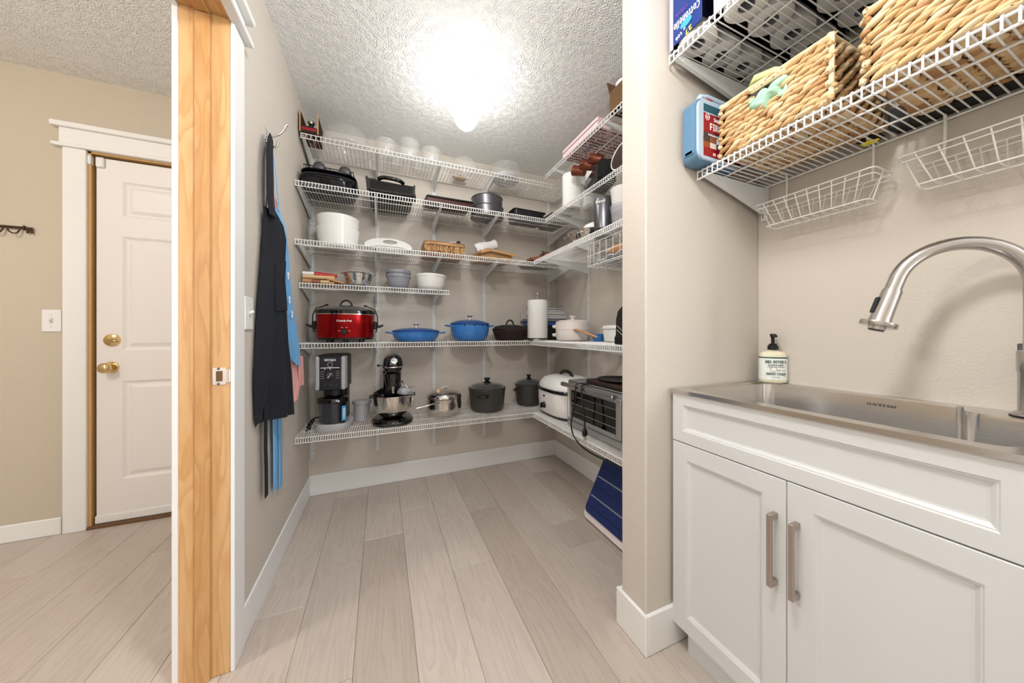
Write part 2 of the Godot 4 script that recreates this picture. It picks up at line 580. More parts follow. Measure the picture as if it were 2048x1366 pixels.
func area(n: String, p: Vector3, size: Vector2, turn: float, c: Color, e: float) -> void:
	var l := AreaLight3D.new()
	l.name = n
	l.position = p
	l.rotation.y = turn
	l.area_size = size
	l.light_color = c
	l.light_energy = e
	l.area_range = 9.0
	l.area_attenuation = 2.0
	l.shadow_enabled = true
	add_child(l)

# ---------------------------------------------------------------- the room
func shell() -> void:
	var st := S()
	bx(st, -0.6, 1.55, 0, H, DB, DB + 0.12)
	struct("wall_back", st, M.wall)
	st = S()
	bx(st, -0.565, XL, 0, H, 1.268, DB)
	bx(st, -0.565, XL, 2.078, H, 0.40, 1.268)
	bx(st, -0.565, XL, 0, H, -1.6, 0.40)
	struct("wall_left", st, M.wall)
	st = S()
	bx(st, XR, XR + 0.12, 0, H, -0.30, DB + 0.12)
	bx(st, XR, XR + 0.12, 0, H, -1.72, -1.45)
	bx(st, XR, XR + 0.12, 0, 0.85, -1.45, -0.30)
	bx(st, XR, XR + 0.12, 2.08, H, -1.45, -0.30)
	struct("wall_right", st, M.wall)
	st = S()
	box(st, V((0.815 + XR) / 2, H / 2, 0.8575), Vector3(XR - 0.815, H, 0.115), 0.004)
	struct("wall_middle", st, M.wall)
	st = S()
	bx(st, -2.75, 1.55, 0, 0.75, -1.72, -1.6)
	bx(st, -2.75, 1.55, 2.1, HH, -1.72, -1.6)
	bx(st, -2.75, -2.35, 0.75, 2.1, -1.72, -1.6)
	bx(st, -1.05, 1.55, 0.75, 2.1, -1.72, -1.6)
	struct("wall_rear", st, M.wall)
	for k in 2:  # added windows out of view, built to go with the fill lights
		var w := S()
		var g := S()
		if k == 0:
			for e in [[-1.45, -0.30, 0.85, 0.91], [-1.45, -0.30, 2.02, 2.08], [-1.45, -1.39, 0.91, 2.02], [-0.36, -0.30, 0.91, 2.02]]: bx(w, XR + 0.02, XR + 0.09, e[2], e[3], e[0], e[1])
			bx(g, XR + 0.05, XR + 0.056, 0.91, 2.02, -1.39, -0.36)
		else:
			for e in [[-2.35, -1.05, 0.75, 0.81], [-2.35, -1.05, 2.04, 2.1], [-2.35, -2.29, 0.81, 2.04], [-1.11, -1.05, 0.81, 2.04]]: bx(w, e[0], e[1], e[2], e[3], -1.70, -1.63)
			bx(g, -2.29, -1.11, 0.81, 2.04, -1.672, -1.666)
		part("pane", g, M.glass, struct("added_window_%d" % (k + 1), w, M.trim))
	st = S()
	bx(st, -2.75, -1.478, 0, HH, DH, DH + 0.12)
	bx(st, -1.478, -0.60, 2.075, HH, DH, DH + 0.12)
	bx(st, -0.60, -0.565, 0, HH, DH, DH + 0.12)
	struct("wall_hall_end", st, M.hall_wall_warm_lit)
	st = S()
	bx(st, -2.87, -2.75, 0, HH, -1.72, DH + 0.12)
	struct("wall_hall_side", st, M.hall_wall_warm_lit)
	st = S()
	bx(st, -0.6, 1.55, H, H + 0.13, -1.72, DH + 0.12)
	bx(st, -2.87, -0.5, HH, HH + 0.1, -1.72, DH + 0.12)
	struct("ceiling", st, M.ceiling)
	# baseboards with a bevelled top edge
	var bb := func(n: String, x0: float, x1: float, d0: float, d1: float, h := 0.134) -> void:
		var b := S()
		bx(b, x0, x1, 0.0, h, d0, d1, 0.004)
		struct(n, b, M.trim)
	bb.call("baseboard_back", XL, XR, DB - 0.013, DB)
	bb.call("baseboard_left", XL, XL + 0.009, 1.338, DB - 0.013)
	bb.call("baseboard_right", XR - 0.013, XR, 0.915, DB - 0.013)
	var b2 := S()
	bx(b2, 0.802, 0.815, 0, 0.134, 0.787, 0.93, 0.003)
	bx(b2, 0.815, 1.0, 0, 0.134, 0.787, 0.80, 0.003)
	bx(b2, 0.815, XR, 0, 0.134, 0.915, 0.928, 0.003)
	struct("baseboard_middle", b2, M.trim)
	bb.call("baseboard_hall", -2.75, -1.575, DH - 0.012, DH, 0.09)

func plank(x0: float, x1: float, d0: float, d1: float, m: Material, parent: Node) -> void:
	var st := S()
	var c := 0.0016
	var z0 := -d1 + 0.0006
	var z1 := -d0 - 0.0006
	x0 += 0.0004; x1 -= 0.0004
	var u0 := rng.randf()
	var v0 := rng.randf()
	var flip := -1.0 if rng.randf() < 0.5 else 1.0
	var f := func(x: float, y: float, z: float) -> Array: return [Vector3(x, y, z), Vector2(u0 + flip * z / 1.3, v0 + (x - x0) / 0.21)]
	var top := [f.call(x0 + c, 0.0, z1 - c), f.call(x1 - c, 0.0, z1 - c), f.call(x1 - c, 0.0, z0 + c), f.call(x0 + c, 0.0, z0 + c)]
	var mid := [f.call(x0, -c, z1), f.call(x1, -c, z1), f.call(x1, -c, z0), f.call(x0, -c, z0)]
	var low := [f.call(x0, -0.007, z1), f.call(x1, -0.007, z1), f.call(x1, -0.007, z0), f.call(x0, -0.007, z0)]
	quv(st, [top[0][0], top[1][0], top[2][0], top[3][0]], [top[0][1], top[1][1], top[2][1], top[3][1]])
	for e in 4:
		var g := (e + 1) % 4
		quv(st, [mid[e][0], mid[g][0], top[g][0], top[e][0]], [mid[e][1], mid[g][1], top[g][1], top[e][1]])
		quv(st, [low[e][0], low[g][0], mid[g][0], mid[e][0]], [low[e][1], low[g][1], mid[g][1], mid[e][1]])
	part("plank", st, m, parent)

func floor_planks() -> void:
	var st := S()
	bx(st, -2.87, 1.55, -0.08, -0.007, -1.72, DH + 0.12)
	var fl := struct("floor", st, M.subfloor)
	# joints seen in the photograph, by plank column; the others run on from them by 1.22 m
	var seen := {-2: [1.45], -1: [1.095], 0: [1.786], 1: [2.003], 2: [1.416], 3: [0.62], 4: [1.883], 5: [1.535, 1.34], 6: [2.155], 7: [1.891], -8: [2.106], -7: [0.9], -6: [1.49], -9: [1.7], -5: [0.86], -4: [1.95], -3: [1.2]}
	var tone := {"5_1": 4, "7_1": 3, "-8_2": 2, "-8_1": 1, "2_1": 0, "2_0": 5, "0_1": 2, "4_1": 1, "-5_1": 2}
	for k in range(-15, 8):
		var x0 := 0.107 + 0.19 * (k - 1)
		var x1 := x0 + 0.19
		if x0 > 1.42 or x1 < -2.87: continue
		var js: Array = seen.get(k, [fposmod(k * 0.47, 1.22) + 0.4])
		var cuts := [js[0]]
		if js.size() > 1: cuts.append(js[1])
		var a: float = cuts.min() - 1.22
		while a > -1.6:
			cuts.append(a)
			a -= 1.22
		a = cuts.max() + 1.22
		while a < DH:
			cuts.append(a)
			a += 1.22
		cuts.append(-1.6)
		cuts.append(DH + 0.1)
		cuts.sort()
		var last := -9
		for i in cuts.size() - 1:
			var t: int = tone.get("%d_%d" % [k, i], rng.randi() % 6)
			if t == last: t = (t + 1) % 6
			last = t
			if cuts[i + 1] - cuts[i] > 0.02: plank(x0, x1, cuts[i], cuts[i + 1], M["plank%d" % t], fl)

func doorway() -> void:
	# cased opening in the left wall: wood jambs with stop strips, white casing on both faces
	var uvbox := func(st: SurfaceTool, x0: float, x1: float, y0: float, y1: float, d0: float, d1: float, along_y: bool, b := 0.002) -> void:
		var t := S()
		bx(t, x0, x1, y0, y1, d0, d1, b)
		var ar := done(t).surface_get_arrays(0)
		var vs: PackedVector3Array = ar[Mesh.ARRAY_VERTEX]
		var of := rng.randf()
		for v in vs:
			st.set_uv(Vector2((v.y if along_y else v.z) / 1.1 + of, (v.x + v.z * 0.7 if along_y else v.x) / 0.17 + of))
			st.add_vertex(v)
	var jx0 := -0.565
	var jx1 := XL - 0.001
	for side in 2:
		var d0 := [1.258, 0.40][side] as float
		var st := S()
		uvbox.call(st, jx0, jx1, 0.0, 2.078, d0, d0 + 0.018, true)
		var j := struct("trim_%d" % (side + 1), st, M.jamb)
		st = S()
		var ds := d0 - 0.011 if side == 0 else d0 + 0.018
		uvbox.call(st, -0.5235, -0.487, 0.0, 2.05, ds, ds + 0.011, true)
		part("door_stop", st, M.stop_wood, j)
	var st2 := S()
	uvbox.call(st2, jx0, jx1, 2.06, 2.078, 0.418, 1.258, false)
	var hj := struct("trim_3", st2, M.jamb)
	st2 = S()
	uvbox.call(st2, -0.5235, -0.487, 2.049, 2.06, 0.429, 1.247, false)
	part("door_stop", st2, M.stop_wood, hj)
	var cs := S()
	bx(cs, XL, -0.430, 0.0, 2.052, 1.2575, 1.338, 0.002)
	struct("trim_4", cs, M.trim)
	cs = S()
	bx(cs, XL, -0.430, 0.0, 2.052, 0.33, 0.408, 0.002)
	struct("trim_5", cs, M.trim)
	cs = S()
	bx(cs, -0.58, -0.565, 0.0, 2.052, 1.2575, 1.34, 0.002)
	bx(cs, -0.58, -0.565, 0.0, 2.052, 0.33, 0.408, 0.002)
	bx(cs, -0.58, -0.565, 2.052, 2.14, 0.31, 1.36, 0.002)
	struct("trim_6", cs, M.trim)
	cs = S()
	bx(cs, XL, -0.430, 2.070, 2.132, 0.325, 1.343, 0.002)
	var hd := struct("trim_7", cs, M.trim)
	cs = S()
	bx(cs, XL, -0.408, 2.052, 2.070, 0.31, 1.352, 0.003)
	part("lower_fillet", cs, M.trim, hd)
	cs = S()
	bx(cs, XL, -0.406, 2.132, 2.152, 0.30, 1.36, 0.003)
	part("cap_moulding", cs, M.trim, hd)
	# strike plate with a curved lip
	var sp := thing("strike_plate", "satin nickel strike plate with square latch hole on the wood door jamb", "strike plate", V(-0.467, 0.935, 1.2572))
	var s := S()
	for e in [[0, 0.0215, 0.034, 0.011], [0, -0.0215, 0.034, 0.011], [-0.0125, 0, 0.009, 0.034], [0.0125, 0, 0.009, 0.034]]:
		box(s, Vector3(e[0], e[1], 0.0008), Vector3(e[2], e[3], 0.0016), 0.0004)
	for k in 6:
		var a0 := k * 0.25
		box(s, Vector3(0.019 + sin(a0) * 0.012, 0, 0.001 - (1 - cos(a0)) * 0.011), Vector3(0.0045, 0.042 - k * 0.002, 0.0016), 0.0004, Basis(Vector3.UP, a0))
	part("plate", s, M.satin_plate, sp)
	s = S()
	box(s, Vector3(0, 0, 0.0003), Vector3(0.016, 0.032, 0.0006))
	part("latch_hole", s, M.brown_card, sp)
	for y in [0.0235, -0.0235]:
		s = S()
		ball(s, Vector3(-0.002, y, 0.0015), Vector3(0.004, 0.004, 0.001), 12, 6)
		part("screw", s, M.grey_metal, sp)

func hall_door() -> void:
	var cs := S()
	var df := DH - 0.018
	bx(cs, -1.567, -1.478, 0.0, 2.062, df, DH, 0.003)
	struct("trim_8", cs, M.trim)
	cs = S()
	bx(cs, -1.58, -0.565, 2.08, 2.165, df, DH, 0.003)
	var hd := struct("trim_9", cs, M.trim)
	cs = S()
	bx(cs, -1.603, -0.565, 2.062, 2.08, df - 0.012, DH, 0.003)
	part("lower_fillet", cs, M.trim, hd)
	cs = S()
	bx(cs, -1.607, -0.565, 2.165, 2.193, df - 0.014, DH, 0.004)
	part("cap_moulding", cs, M.trim, hd)
	cs = S()
	bx(cs, -1.478, -1.466, 0.0, 2.062, DH - 0.004, DH + 0.11)
	bx(cs, -1.478, -0.6, 2.052, 2.062, DH - 0.004, DH + 0.11)
	bx(cs, -0.612, -0.6, 0.0, 2.062, DH - 0.004, DH + 0.11)
	var jb := struct("trim_10", cs, M.raw_wood)
	cs = S()
	bx(cs, -1.466, -0.612, 0.0, 2.052, DH + 0.06, DH + 0.075)
	part("gap_backing", cs, M.dark_gap, jb)  # dark sheet behind the whole slab, shows in the gap round it
	cs = S()
	bx(cs, -1.478, -0.6, 0.0, 0.014, DH - 0.02, DH + 0.1, 0.003)
	part("threshold", cs, M.brown_card, jb)
	# six-panel slab
	var d := DH + 0.012
	var x0 := -1.455
	var x1 := -0.618
	var y0 := 0.022
	var y1 := 2.04
	var st := S()
	bx(st, x0, x1, y0, y1, d + 0.009, d + 0.045, 0.002)
	var dr := struct("door_1", st, M.door)
	var cols := [[-1.352, -1.096], [-0.977, -0.721]]
	var rows := [[0.245, 0.80], [0.972, 1.615], [1.725, 1.925]]
	st = S()
	for e in [[x0, cols[0][0]], [cols[0][1], cols[1][0]], [cols[1][1], x1]]: bx(st, e[0], e[1], y0, y1, d, d + 0.01)
	for c in cols:
		for e in [[y0, rows[0][0]], [rows[0][1], rows[1][0]], [rows[1][1], rows[2][0]], [rows[2][1], y1]]: bx(st, c[0], c[1], e[0], e[1], d, d + 0.01)
	part("stiles_and_rails", st, M.door, dr)
	for c in cols:
		for r in rows:
			st = S()
			panel(st, 0, 0, c[1] - c[0], r[1] - r[0], [0.0, 0.0, 0.006, -0.004, 0.014, -0.0085, 0.022, -0.0085, 0.04, -0.001, 0.044, -0.0005])
			part("raised_panel", st, M.door, dr, V((c[0] + c[1]) / 2, (r[0] + r[1]) / 2, d))
	st = S()
	bx(st, x0 - 0.004, x1, 0.016, 0.058, d - 0.006, d + 0.002, 0.002)
	part("door_sweep", st, M.trim, dr)
	# hardware
	var kn := sub("door_knob", "polished brass knob", dr, V(-1.397, 0.878, d))
	st = S()
	lathe(st, R([0.0, 0.012, 0.012, 0.012, 0.030, 0.008, 0.033, 0.0, 0, 0]), 28, 1, 1, 2, Vector3.ZERO, Basis(Vector3.RIGHT, PI / 2))
	part("rose", st, M.brass, kn)
	st = S()
	lathe(st, R([0.0, 0.004, 0.011, 0.004, 0.011, 0.022, 0.020, 0.030, 0.027, 0.042, 0.027, 0.052, 0.020, 0.061, 0.009, 0.064, 0, 0.0645]), 28, 1, 1, 2, Vector3.ZERO, Basis(Vector3.RIGHT, PI / 2))
	part("knob", st, M.brass, kn)
	var bo := sub("deadbolt", "brass deadbolt thumb turn", dr, V(-1.393, 1.03, d))
	st = S()
	lathe(st, R([0.0, 0.016, 0.018, 0.0155, 0.032, 0.009, 0.035, 0.0, 0, 0]), 28, 1, 1, 2, Vector3.ZERO, Basis(Vector3.RIGHT, PI / 2))
	part("rose", st, M.brass, bo)
	st = S()
	box(st, Vector3(0, 0, 0.021), Vector3(0.046, 0.009, 0.014), 0.003, Basis(Vector3.BACK, 0.25))
	part("thumb_turn", st, M.brass, bo)
	var se := sub("contact_sensor", "small white contact sensor", dr, V(-1.437, 1.985, d))
	st = S()
	box(st, Vector3(0, 0.028, 0.007), Vector3(0.034, 0.056, 0.014), 0.005)
	part("transmitter", st, M.plastic_white, se)
	st = S()
	box(st, Vector3(-0.034, 0.03, 0.012), Vector3(0.014, 0.05, 0.024), 0.003)
	part("magnet", st, M.plastic_white, se)

func lamps() -> void:
	var l := thing("ceiling_lamp", "glowing egg-shaped glass bulb lamp on a round white base on the pantry ceiling", "lamp", V(0.42, H, 1.66))
	var st := S()
	lathe(st, R([0, -0.052, 0.045, -0.052, 0.052, -0.046, 0.058, -0.02, 0.060, -0.002, 0.060, 0, 0, 0]), 40)
	part("base", st, M.plastic_white, l)
	st = S()
	var pr := []
	for i in 17:
		var a := -PI / 2 + PI * i / 16.0
		pr.append(Vector2(maxf(0.0, cos(a)) * 0.074, sin(a) * (0.108 if sin(a) < 0 else 0.10)))
	pr[0].x = 0; pr[16].x = 0
	lathe(st, pr, 36)
	part("glass_shade", st, M.lamp_glass, l, Vector3(0, -0.155, 0))
	for k in 2:  # both lamps are out of view, one lights this room, one the hall
		var c := thing(["unseen_ceiling_lamp", "unseen_hall_lamp"][k], ["unseen flush drum lamp above the viewpoint, lighting the niche and pantry", "unseen flush drum lamp on the hall ceiling, lighting the hall"][k], "lamp", [Vector3(0.20, H, -0.32), Vector3(-1.65, HH, -0.75)][k])
		st = S()
		lathe(st, R([0, -0.03, 0.17, -0.03, 0.175, 0, 0, 0]), 36)
		part("base", st, M.plastic_white, c)
		st = S()
		lathe(st, R([0, -0.11, 0.13, -0.10, 0.16, -0.07, 0.16, -0.03, 0, -0.03]), 36)
		part("glass_shade", st, M.lamp_out, c)

# ---------------------------------------------------------------- wire shelving
# local frame: x along the shelf, z from the wall (0) to the front edge, y = 0 on top of the deck
func wire_shelf(called: String, label: String, at: Vector3, turn: float, length: float, depth: float, pitch: float, mids: Array, brackets: Array, group := "", single := false, lip := 0.032, rw := 0.0017, bh := 0.075) -> Node3D:
	var t := thing(called, label, "shelf", at, turn, group)
	var one := func(st: SurfaceTool, x: float) -> void:
		tube(st, [Vector3(x, -rw, 0.006), Vector3(x, -rw, depth - 0.004), Vector3(x, -rw - 0.003, depth), Vector3(x, -lip, depth)], rw, 6, false, 1.0, Vector3.RIGHT)
	var n := int(length / pitch)
	if single:
		var st := S()
		one.call(st, 0.0)
		var mesh := done(st)
		for i in n + 1: put("deck_wire", mesh, M.wire, t, Vector3(minf(0.004 + i * pitch, length), 0, 0))
	else:
		var st := S()
		for i in n + 1: one.call(st, minf(0.003 + i * pitch, length))
		part("deck_wires", st, M.wire, t).set_meta("kind", "stuff")
	var rl := rw * 1.55
	for e in [["front_wire", depth - 0.003 - rl, -rw * 2.0 - rl * 0.6], ["lip_wire", depth - rl, -lip], ["back_wire", 0.012, -rw * 2.0 - rl]]:
		var st := S()
		tube(st, [Vector3(0, e[2], e[1]), Vector3(length, e[2], e[1])], rl, 8)
		part(e[0], st, M.wire, t)
	for z in mids:
		var st := S()
		tube(st, [Vector3(0, -rw * 2.0 - rl, z), Vector3(length, -rw * 2.0 - rl, z)], rl * 0.9, 8)
		part("support_wire", st, M.wire, t)
	for x in brackets:
		var st := S()
		var tip := depth - 0.012
		var y0 := -rw * 2.0 - rl * 2.0 - 0.0005
		for s in [-0.0055, 0.0035]:
			prism(st, PackedVector2Array([Vector2(0.002, y0), Vector2(0.002, y0 - bh), Vector2(0.02, y0 - bh), Vector2(tip * 0.55, y0 - bh * 0.52), Vector2(tip - 0.01, y0 - 0.014), Vector2(tip, y0 - 0.012), Vector2(tip, y0)]), -s - 0.002, -s, Transform3D(Basis(Vector3(0, 0, 1), Vector3.UP, Vector3(-1, 0, 0)), Vector3(x, 0, 0)))
		box(st, Vector3(x, y0 - 0.001, tip / 2 + 0.001), Vector3(0.0125, 0.002, tip - 0.002))
		var lo := [Vector3(x, y0 - bh, 0.02), Vector3(x, y0 - bh * 0.52, tip * 0.55), Vector3(x, y0 - 0.014, tip - 0.01)]
		for i in 2:
			var v: Vector3 = lo[i + 1] - lo[i]
			box(st, (lo[i] + lo[i + 1]) / 2, Vector3(0.0125, 0.0018, v.length()), 0, Basis(Vector3.RIGHT, -atan2(v.y, v.z)))
		part("bracket", st, M.steel_white, t)
	return t

func standard(label: String, at: Vector3, turn: float, y0: float, y1: float) -> void:
	var st := S()
	var w := 0.024
	var h := y1 - y0
	for s in [-1, 1]:
		box(st, Vector3(s * (w / 2 - 0.001), h / 2, 0.0055), Vector3(0.002, h, 0.011))
		box(st, Vector3(s * (w / 2 - 0.0025), h / 2, 0.0105), Vector3(0.005, h, 0.0015))
	box(st, Vector3(0, h / 2, 0.0105), Vector3(0.006, h, 0.0015))
	var p := 0.032
	var n := int(h / p)
	for i in n + 1:
		for s in [-1, 1]:
			box(st, Vector3(s * 0.005, minf(i * p + 0.006, h - 0.006), 0.0105), Vector3(0.0046, 0.012, 0.0015))
	box(st, Vector3(0, h / 2, 0.0008), Vector3(w, h, 0.0012))
	var o := part("wall_standard", st, M.steel_white, null, at + Vector3(0, y0, 0))
	o.rotation.y = turn
	tag(o, label, "shelf standard", "slotted standards on the pantry walls")

func pantry_shelves() -> void:
	var q := -PI / 2
	var x0 := -0.428
	var sx := [-0.418, -0.026, 0.364, 0.756, 1.342]
	var nm := ["slotted white wall standard nearest the left corner of the pantry back wall", "slotted white wall standard behind the stand mixer, second from the left corner", "slotted white wall standard behind the stainless saucepan, third from the left corner", "slotted white wall standard behind the large black stockpot, second from the right corner", "slotted white wall standard at the back wall's right end near the paper towel stand"]
	for i in 5: standard(nm[i], V(sx[i], 0, DB), 0.0, 0.243, 2.215)
	standard("slotted white wall standard on the right pantry wall behind the wooden-handled pot", V(XR, 0, 1.924), q, 0.243, 2.22)
	var br := func(k: Array, a: float) -> Array:
		var o := []
		for i in k: o.append(sx[i] - a)
		return o
	wire_shelf("wire_shelf", "topmost white wire shelf on the back wall holding clear plastic domes", V(x0, 2.218, DB), 0.0, 1.835, 0.300, 0.0244, [0.15], br.call([0, 1, 2, 3], x0))
	wire_shelf("wire_shelf", "white wire shelf on the back wall holding the black roaster and grill pans", V(x0 - 0.008, 1.904, DB), 0.0, 1.845, 0.395, 0.0158, [0.13, 0.26], br.call([0, 1, 2, 3, 4], x0))
	wire_shelf("wire_shelf", "white wire shelf on the back wall under the stack of large white bowls", V(x0 - 0.008, 1.5845, DB), 0.0, 1.845, 0.395, 0.0146, [0.13, 0.26], br.call([0, 1, 2, 3, 4], x0))
	wire_shelf("wire_shelf", "short white wire shelf with rolling pins and small bowls ending mid wall", V(x0 - 0.008, 1.361, DB), 0.0, 0.862, 0.295, 0.0152, [0.15], br.call([0, 1, 2], x0))
	wire_shelf("wire_shelf", "white wire shelf on the back wall under the red slow cooker and blue pots", V(x0 - 0.012, 1.0134, DB), 0.0, 1.845, 0.300, 0.0160, [0.15], br.call([0, 1, 2, 3], x0))
	wire_shelf("wire_shelf", "lowest white wire shelf on the back wall under the stand mixer and stockpots", V(x0 - 0.006, 0.501, DB), 0.0, 1.845, 0.395, 0.0118, [0.13, 0.26], [])
	# the right wall: local x runs from the far end towards the viewpoint
	var rs := [1.924 - 1.534]
	wire_shelf("side_wire_shelf", "topmost white wire shelf on the right wall holding the pink patterned box", V(XR, 2.226, 2.03), q, 1.10, 0.312, 0.0244, [0.15], [2.03 - 1.924, 2.03 - 1.38])
	wire_shelf("side_wire_shelf", "white wire shelf on the right wall holding a standing paper towel roll", V(XR, 1.904, 2.02), q, 1.09, 0.318, 0.0180, [0.16], [2.02 - 1.924, 2.02 - 1.534])
	wire_shelf("side_wire_shelf", "white wire shelf on the right wall under the grey tumbler and colander bowl", V(XR, 1.590, 2.02), q, 1.09, 0.410, 0.0150, [0.13, 0.27], [2.02 - 1.924, 2.02 - 1.534])
	wire_shelf("side_wire_shelf", "white wire shelf on the right wall under the pale pot with wooden handle", V(XR, 1.0134, 2.115), q, 1.185, 0.388, 0.0150, [0.19], [2.115 - 1.534])
	wire_shelf("side_wire_shelf", "lowest white wire shelf on the right wall under the white roaster oven", V(XR, 0.501, 2.02), q, 1.09, 0.415, 0.0118, [0.2], [2.02 - 1.534])

# ---------------------------------------------------------------- the sink niche
func wire_basket(label: String, d0: float, d1: float, xb: float) -> void:
	var t := thing("hanging_wire_basket", label, "basket", V(1.335, 1.46, (d0 + d1) / 2), -PI / 2, "wire baskets hung under the niche shelf")
	var L := d0 - d1
	var top := func(z: float, i: float) -> Array: return [Vector3(-L / 2 + i, 0.077, z)]
	var rect := func(l: float, z0: float, z1: float, y: float) -> Array:
		var o := []
		for p in rrect(0, 0, l, z1 - z0, 0.012, 3): o.append(Vector3(p.x, y, p.y + (z0 + z1) / 2))
		return o
	var st := S()
	tube(st, rect.call(L, -0.055, 0.062, 0.077), 0.0022, 6, true)
	part("rim_wire", st, M.wire, t)
	st = S()
	tube(st, rect.call(L * 0.985, -0.052, 0.059, 0.062), 0.0016, 6, true)
	part("rim_wire", st, M.wire, t)
	st = S()
	tube(st, rect.call(L - 0.045, -0.032, 0.034, 0.0), 0.002, 6, true)
	part("base_wire", st, M.wire, t)
	var n := 9
	for i in n:
		var x := -L / 2 + 0.03 + (L - 0.06) * i / (n - 1)
		var xi := x * (L - 0.055) / L
		st = S()
		tube(st, [Vector3(x, 0.077, 0.060), Vector3(xi, 0.0, 0.034), Vector3(xi, 0.0, -0.032), Vector3(x, 0.077, -0.053)], 0.0017, 6)
		part("hoop_wire", st, M.wire, t)
	for s in [-1, 1]:
		st = S()
		tube(st, [Vector3(s * L / 2, 0.077, 0.01), Vector3(s * (L / 2 - 0.024), 0, 0.004)], 0.0017, 6)
		part("end_wire", st, M.wire, t)
		st = S()
		var xx: float = s * L * 0.36
		tube(st, [Vector3(xx, 0.077, -0.055), Vector3(xx, 0.183, -0.060), Vector3(xx, 0.199, -0.055), Vector3(xx, 0.199, -0.036), Vector3(xx, 0.196, -0.02)], 0.0032, 8)
		part("hanger", st, M.wire, t)

var reed: Array = []

func lump_mesh() -> void:
	# plump twisted strands with lengthwise creases
	for k in 4:
		var st := S()
		st.set_smooth_group(1)
		var nr := 7
		var ns := 9
		var g := []
		for i in nr + 1:
			var f := float(i) / nr
			var r := 0.5 * pow(sin(PI * clampf(f, 0.012, 0.988)), 0.62)
			var row := []
			for j in ns:
				var a := TAU * j / ns
				var q := r * (1.0 + 0.14 * cos(a * 3.0 + f * (2.4 + k) + k * 1.7))
				row.append(Vector3(f - 0.5, cos(a) * q + 0.10 * sin(f * PI * 2.0) * (k - 1.5) / 2.0, sin(a) * q))
			g.append(row)
		for i in nr:
			for j in ns:
				var l := (j + 1) % ns
				quad(st, g[i][j], g[i][l], g[i + 1][l], g[i + 1][j])
		reed.append(done(st))

# one woven face: o is its lower left corner, u along the rows, v up; rows of plump overlapping strands
func weave(t: Node3D, o: Vector3, u: Vector3, v: Vector3, w: float, h: float, rows: int, cols: int, hole := Rect2(), tilt := 0.24, thick := 0.017, tones := [0, 1, 2, 3, 4, 1, 4], fat := 1.10) -> void:
	var nrm := u.cross(v)
	for j in rows:
		for i in cols + 1:
			var a := (i + (0.5 if j % 2 else 0.0) + rng.randf_range(-0.08, 0.08)) / cols * w
			if a > w: continue
			var b := (j + 0.5) * h / rows
			if hole.size.x > 0 and hole.has_point(Vector2(a, b)): continue
			var l := w / cols * rng.randf_range(1.25, 1.55)
			if a - l / 2 < -0.01: l = (a + 0.008) * 2.0
			if a + l / 2 > w + 0.01: l = (w + 0.008 - a) * 2.0
			var m := put("strand", reed[rng.randi() % 4], M["reed%d" % tones[rng.randi() % tones.size()]], t)
			var bs := Basis(u, v, nrm) * Basis(Vector3.BACK, tilt + rng.randf_range(-0.08, 0.08))
			m.transform = Transform3D(bs * Basis.from_scale(Vector3(maxf(l, 0.015), h / rows * fat * rng.randf_range(0.92, 1.12), thick)), o + u * a + v * b + nrm * rng.randf_range(-0.0015, 0.002))

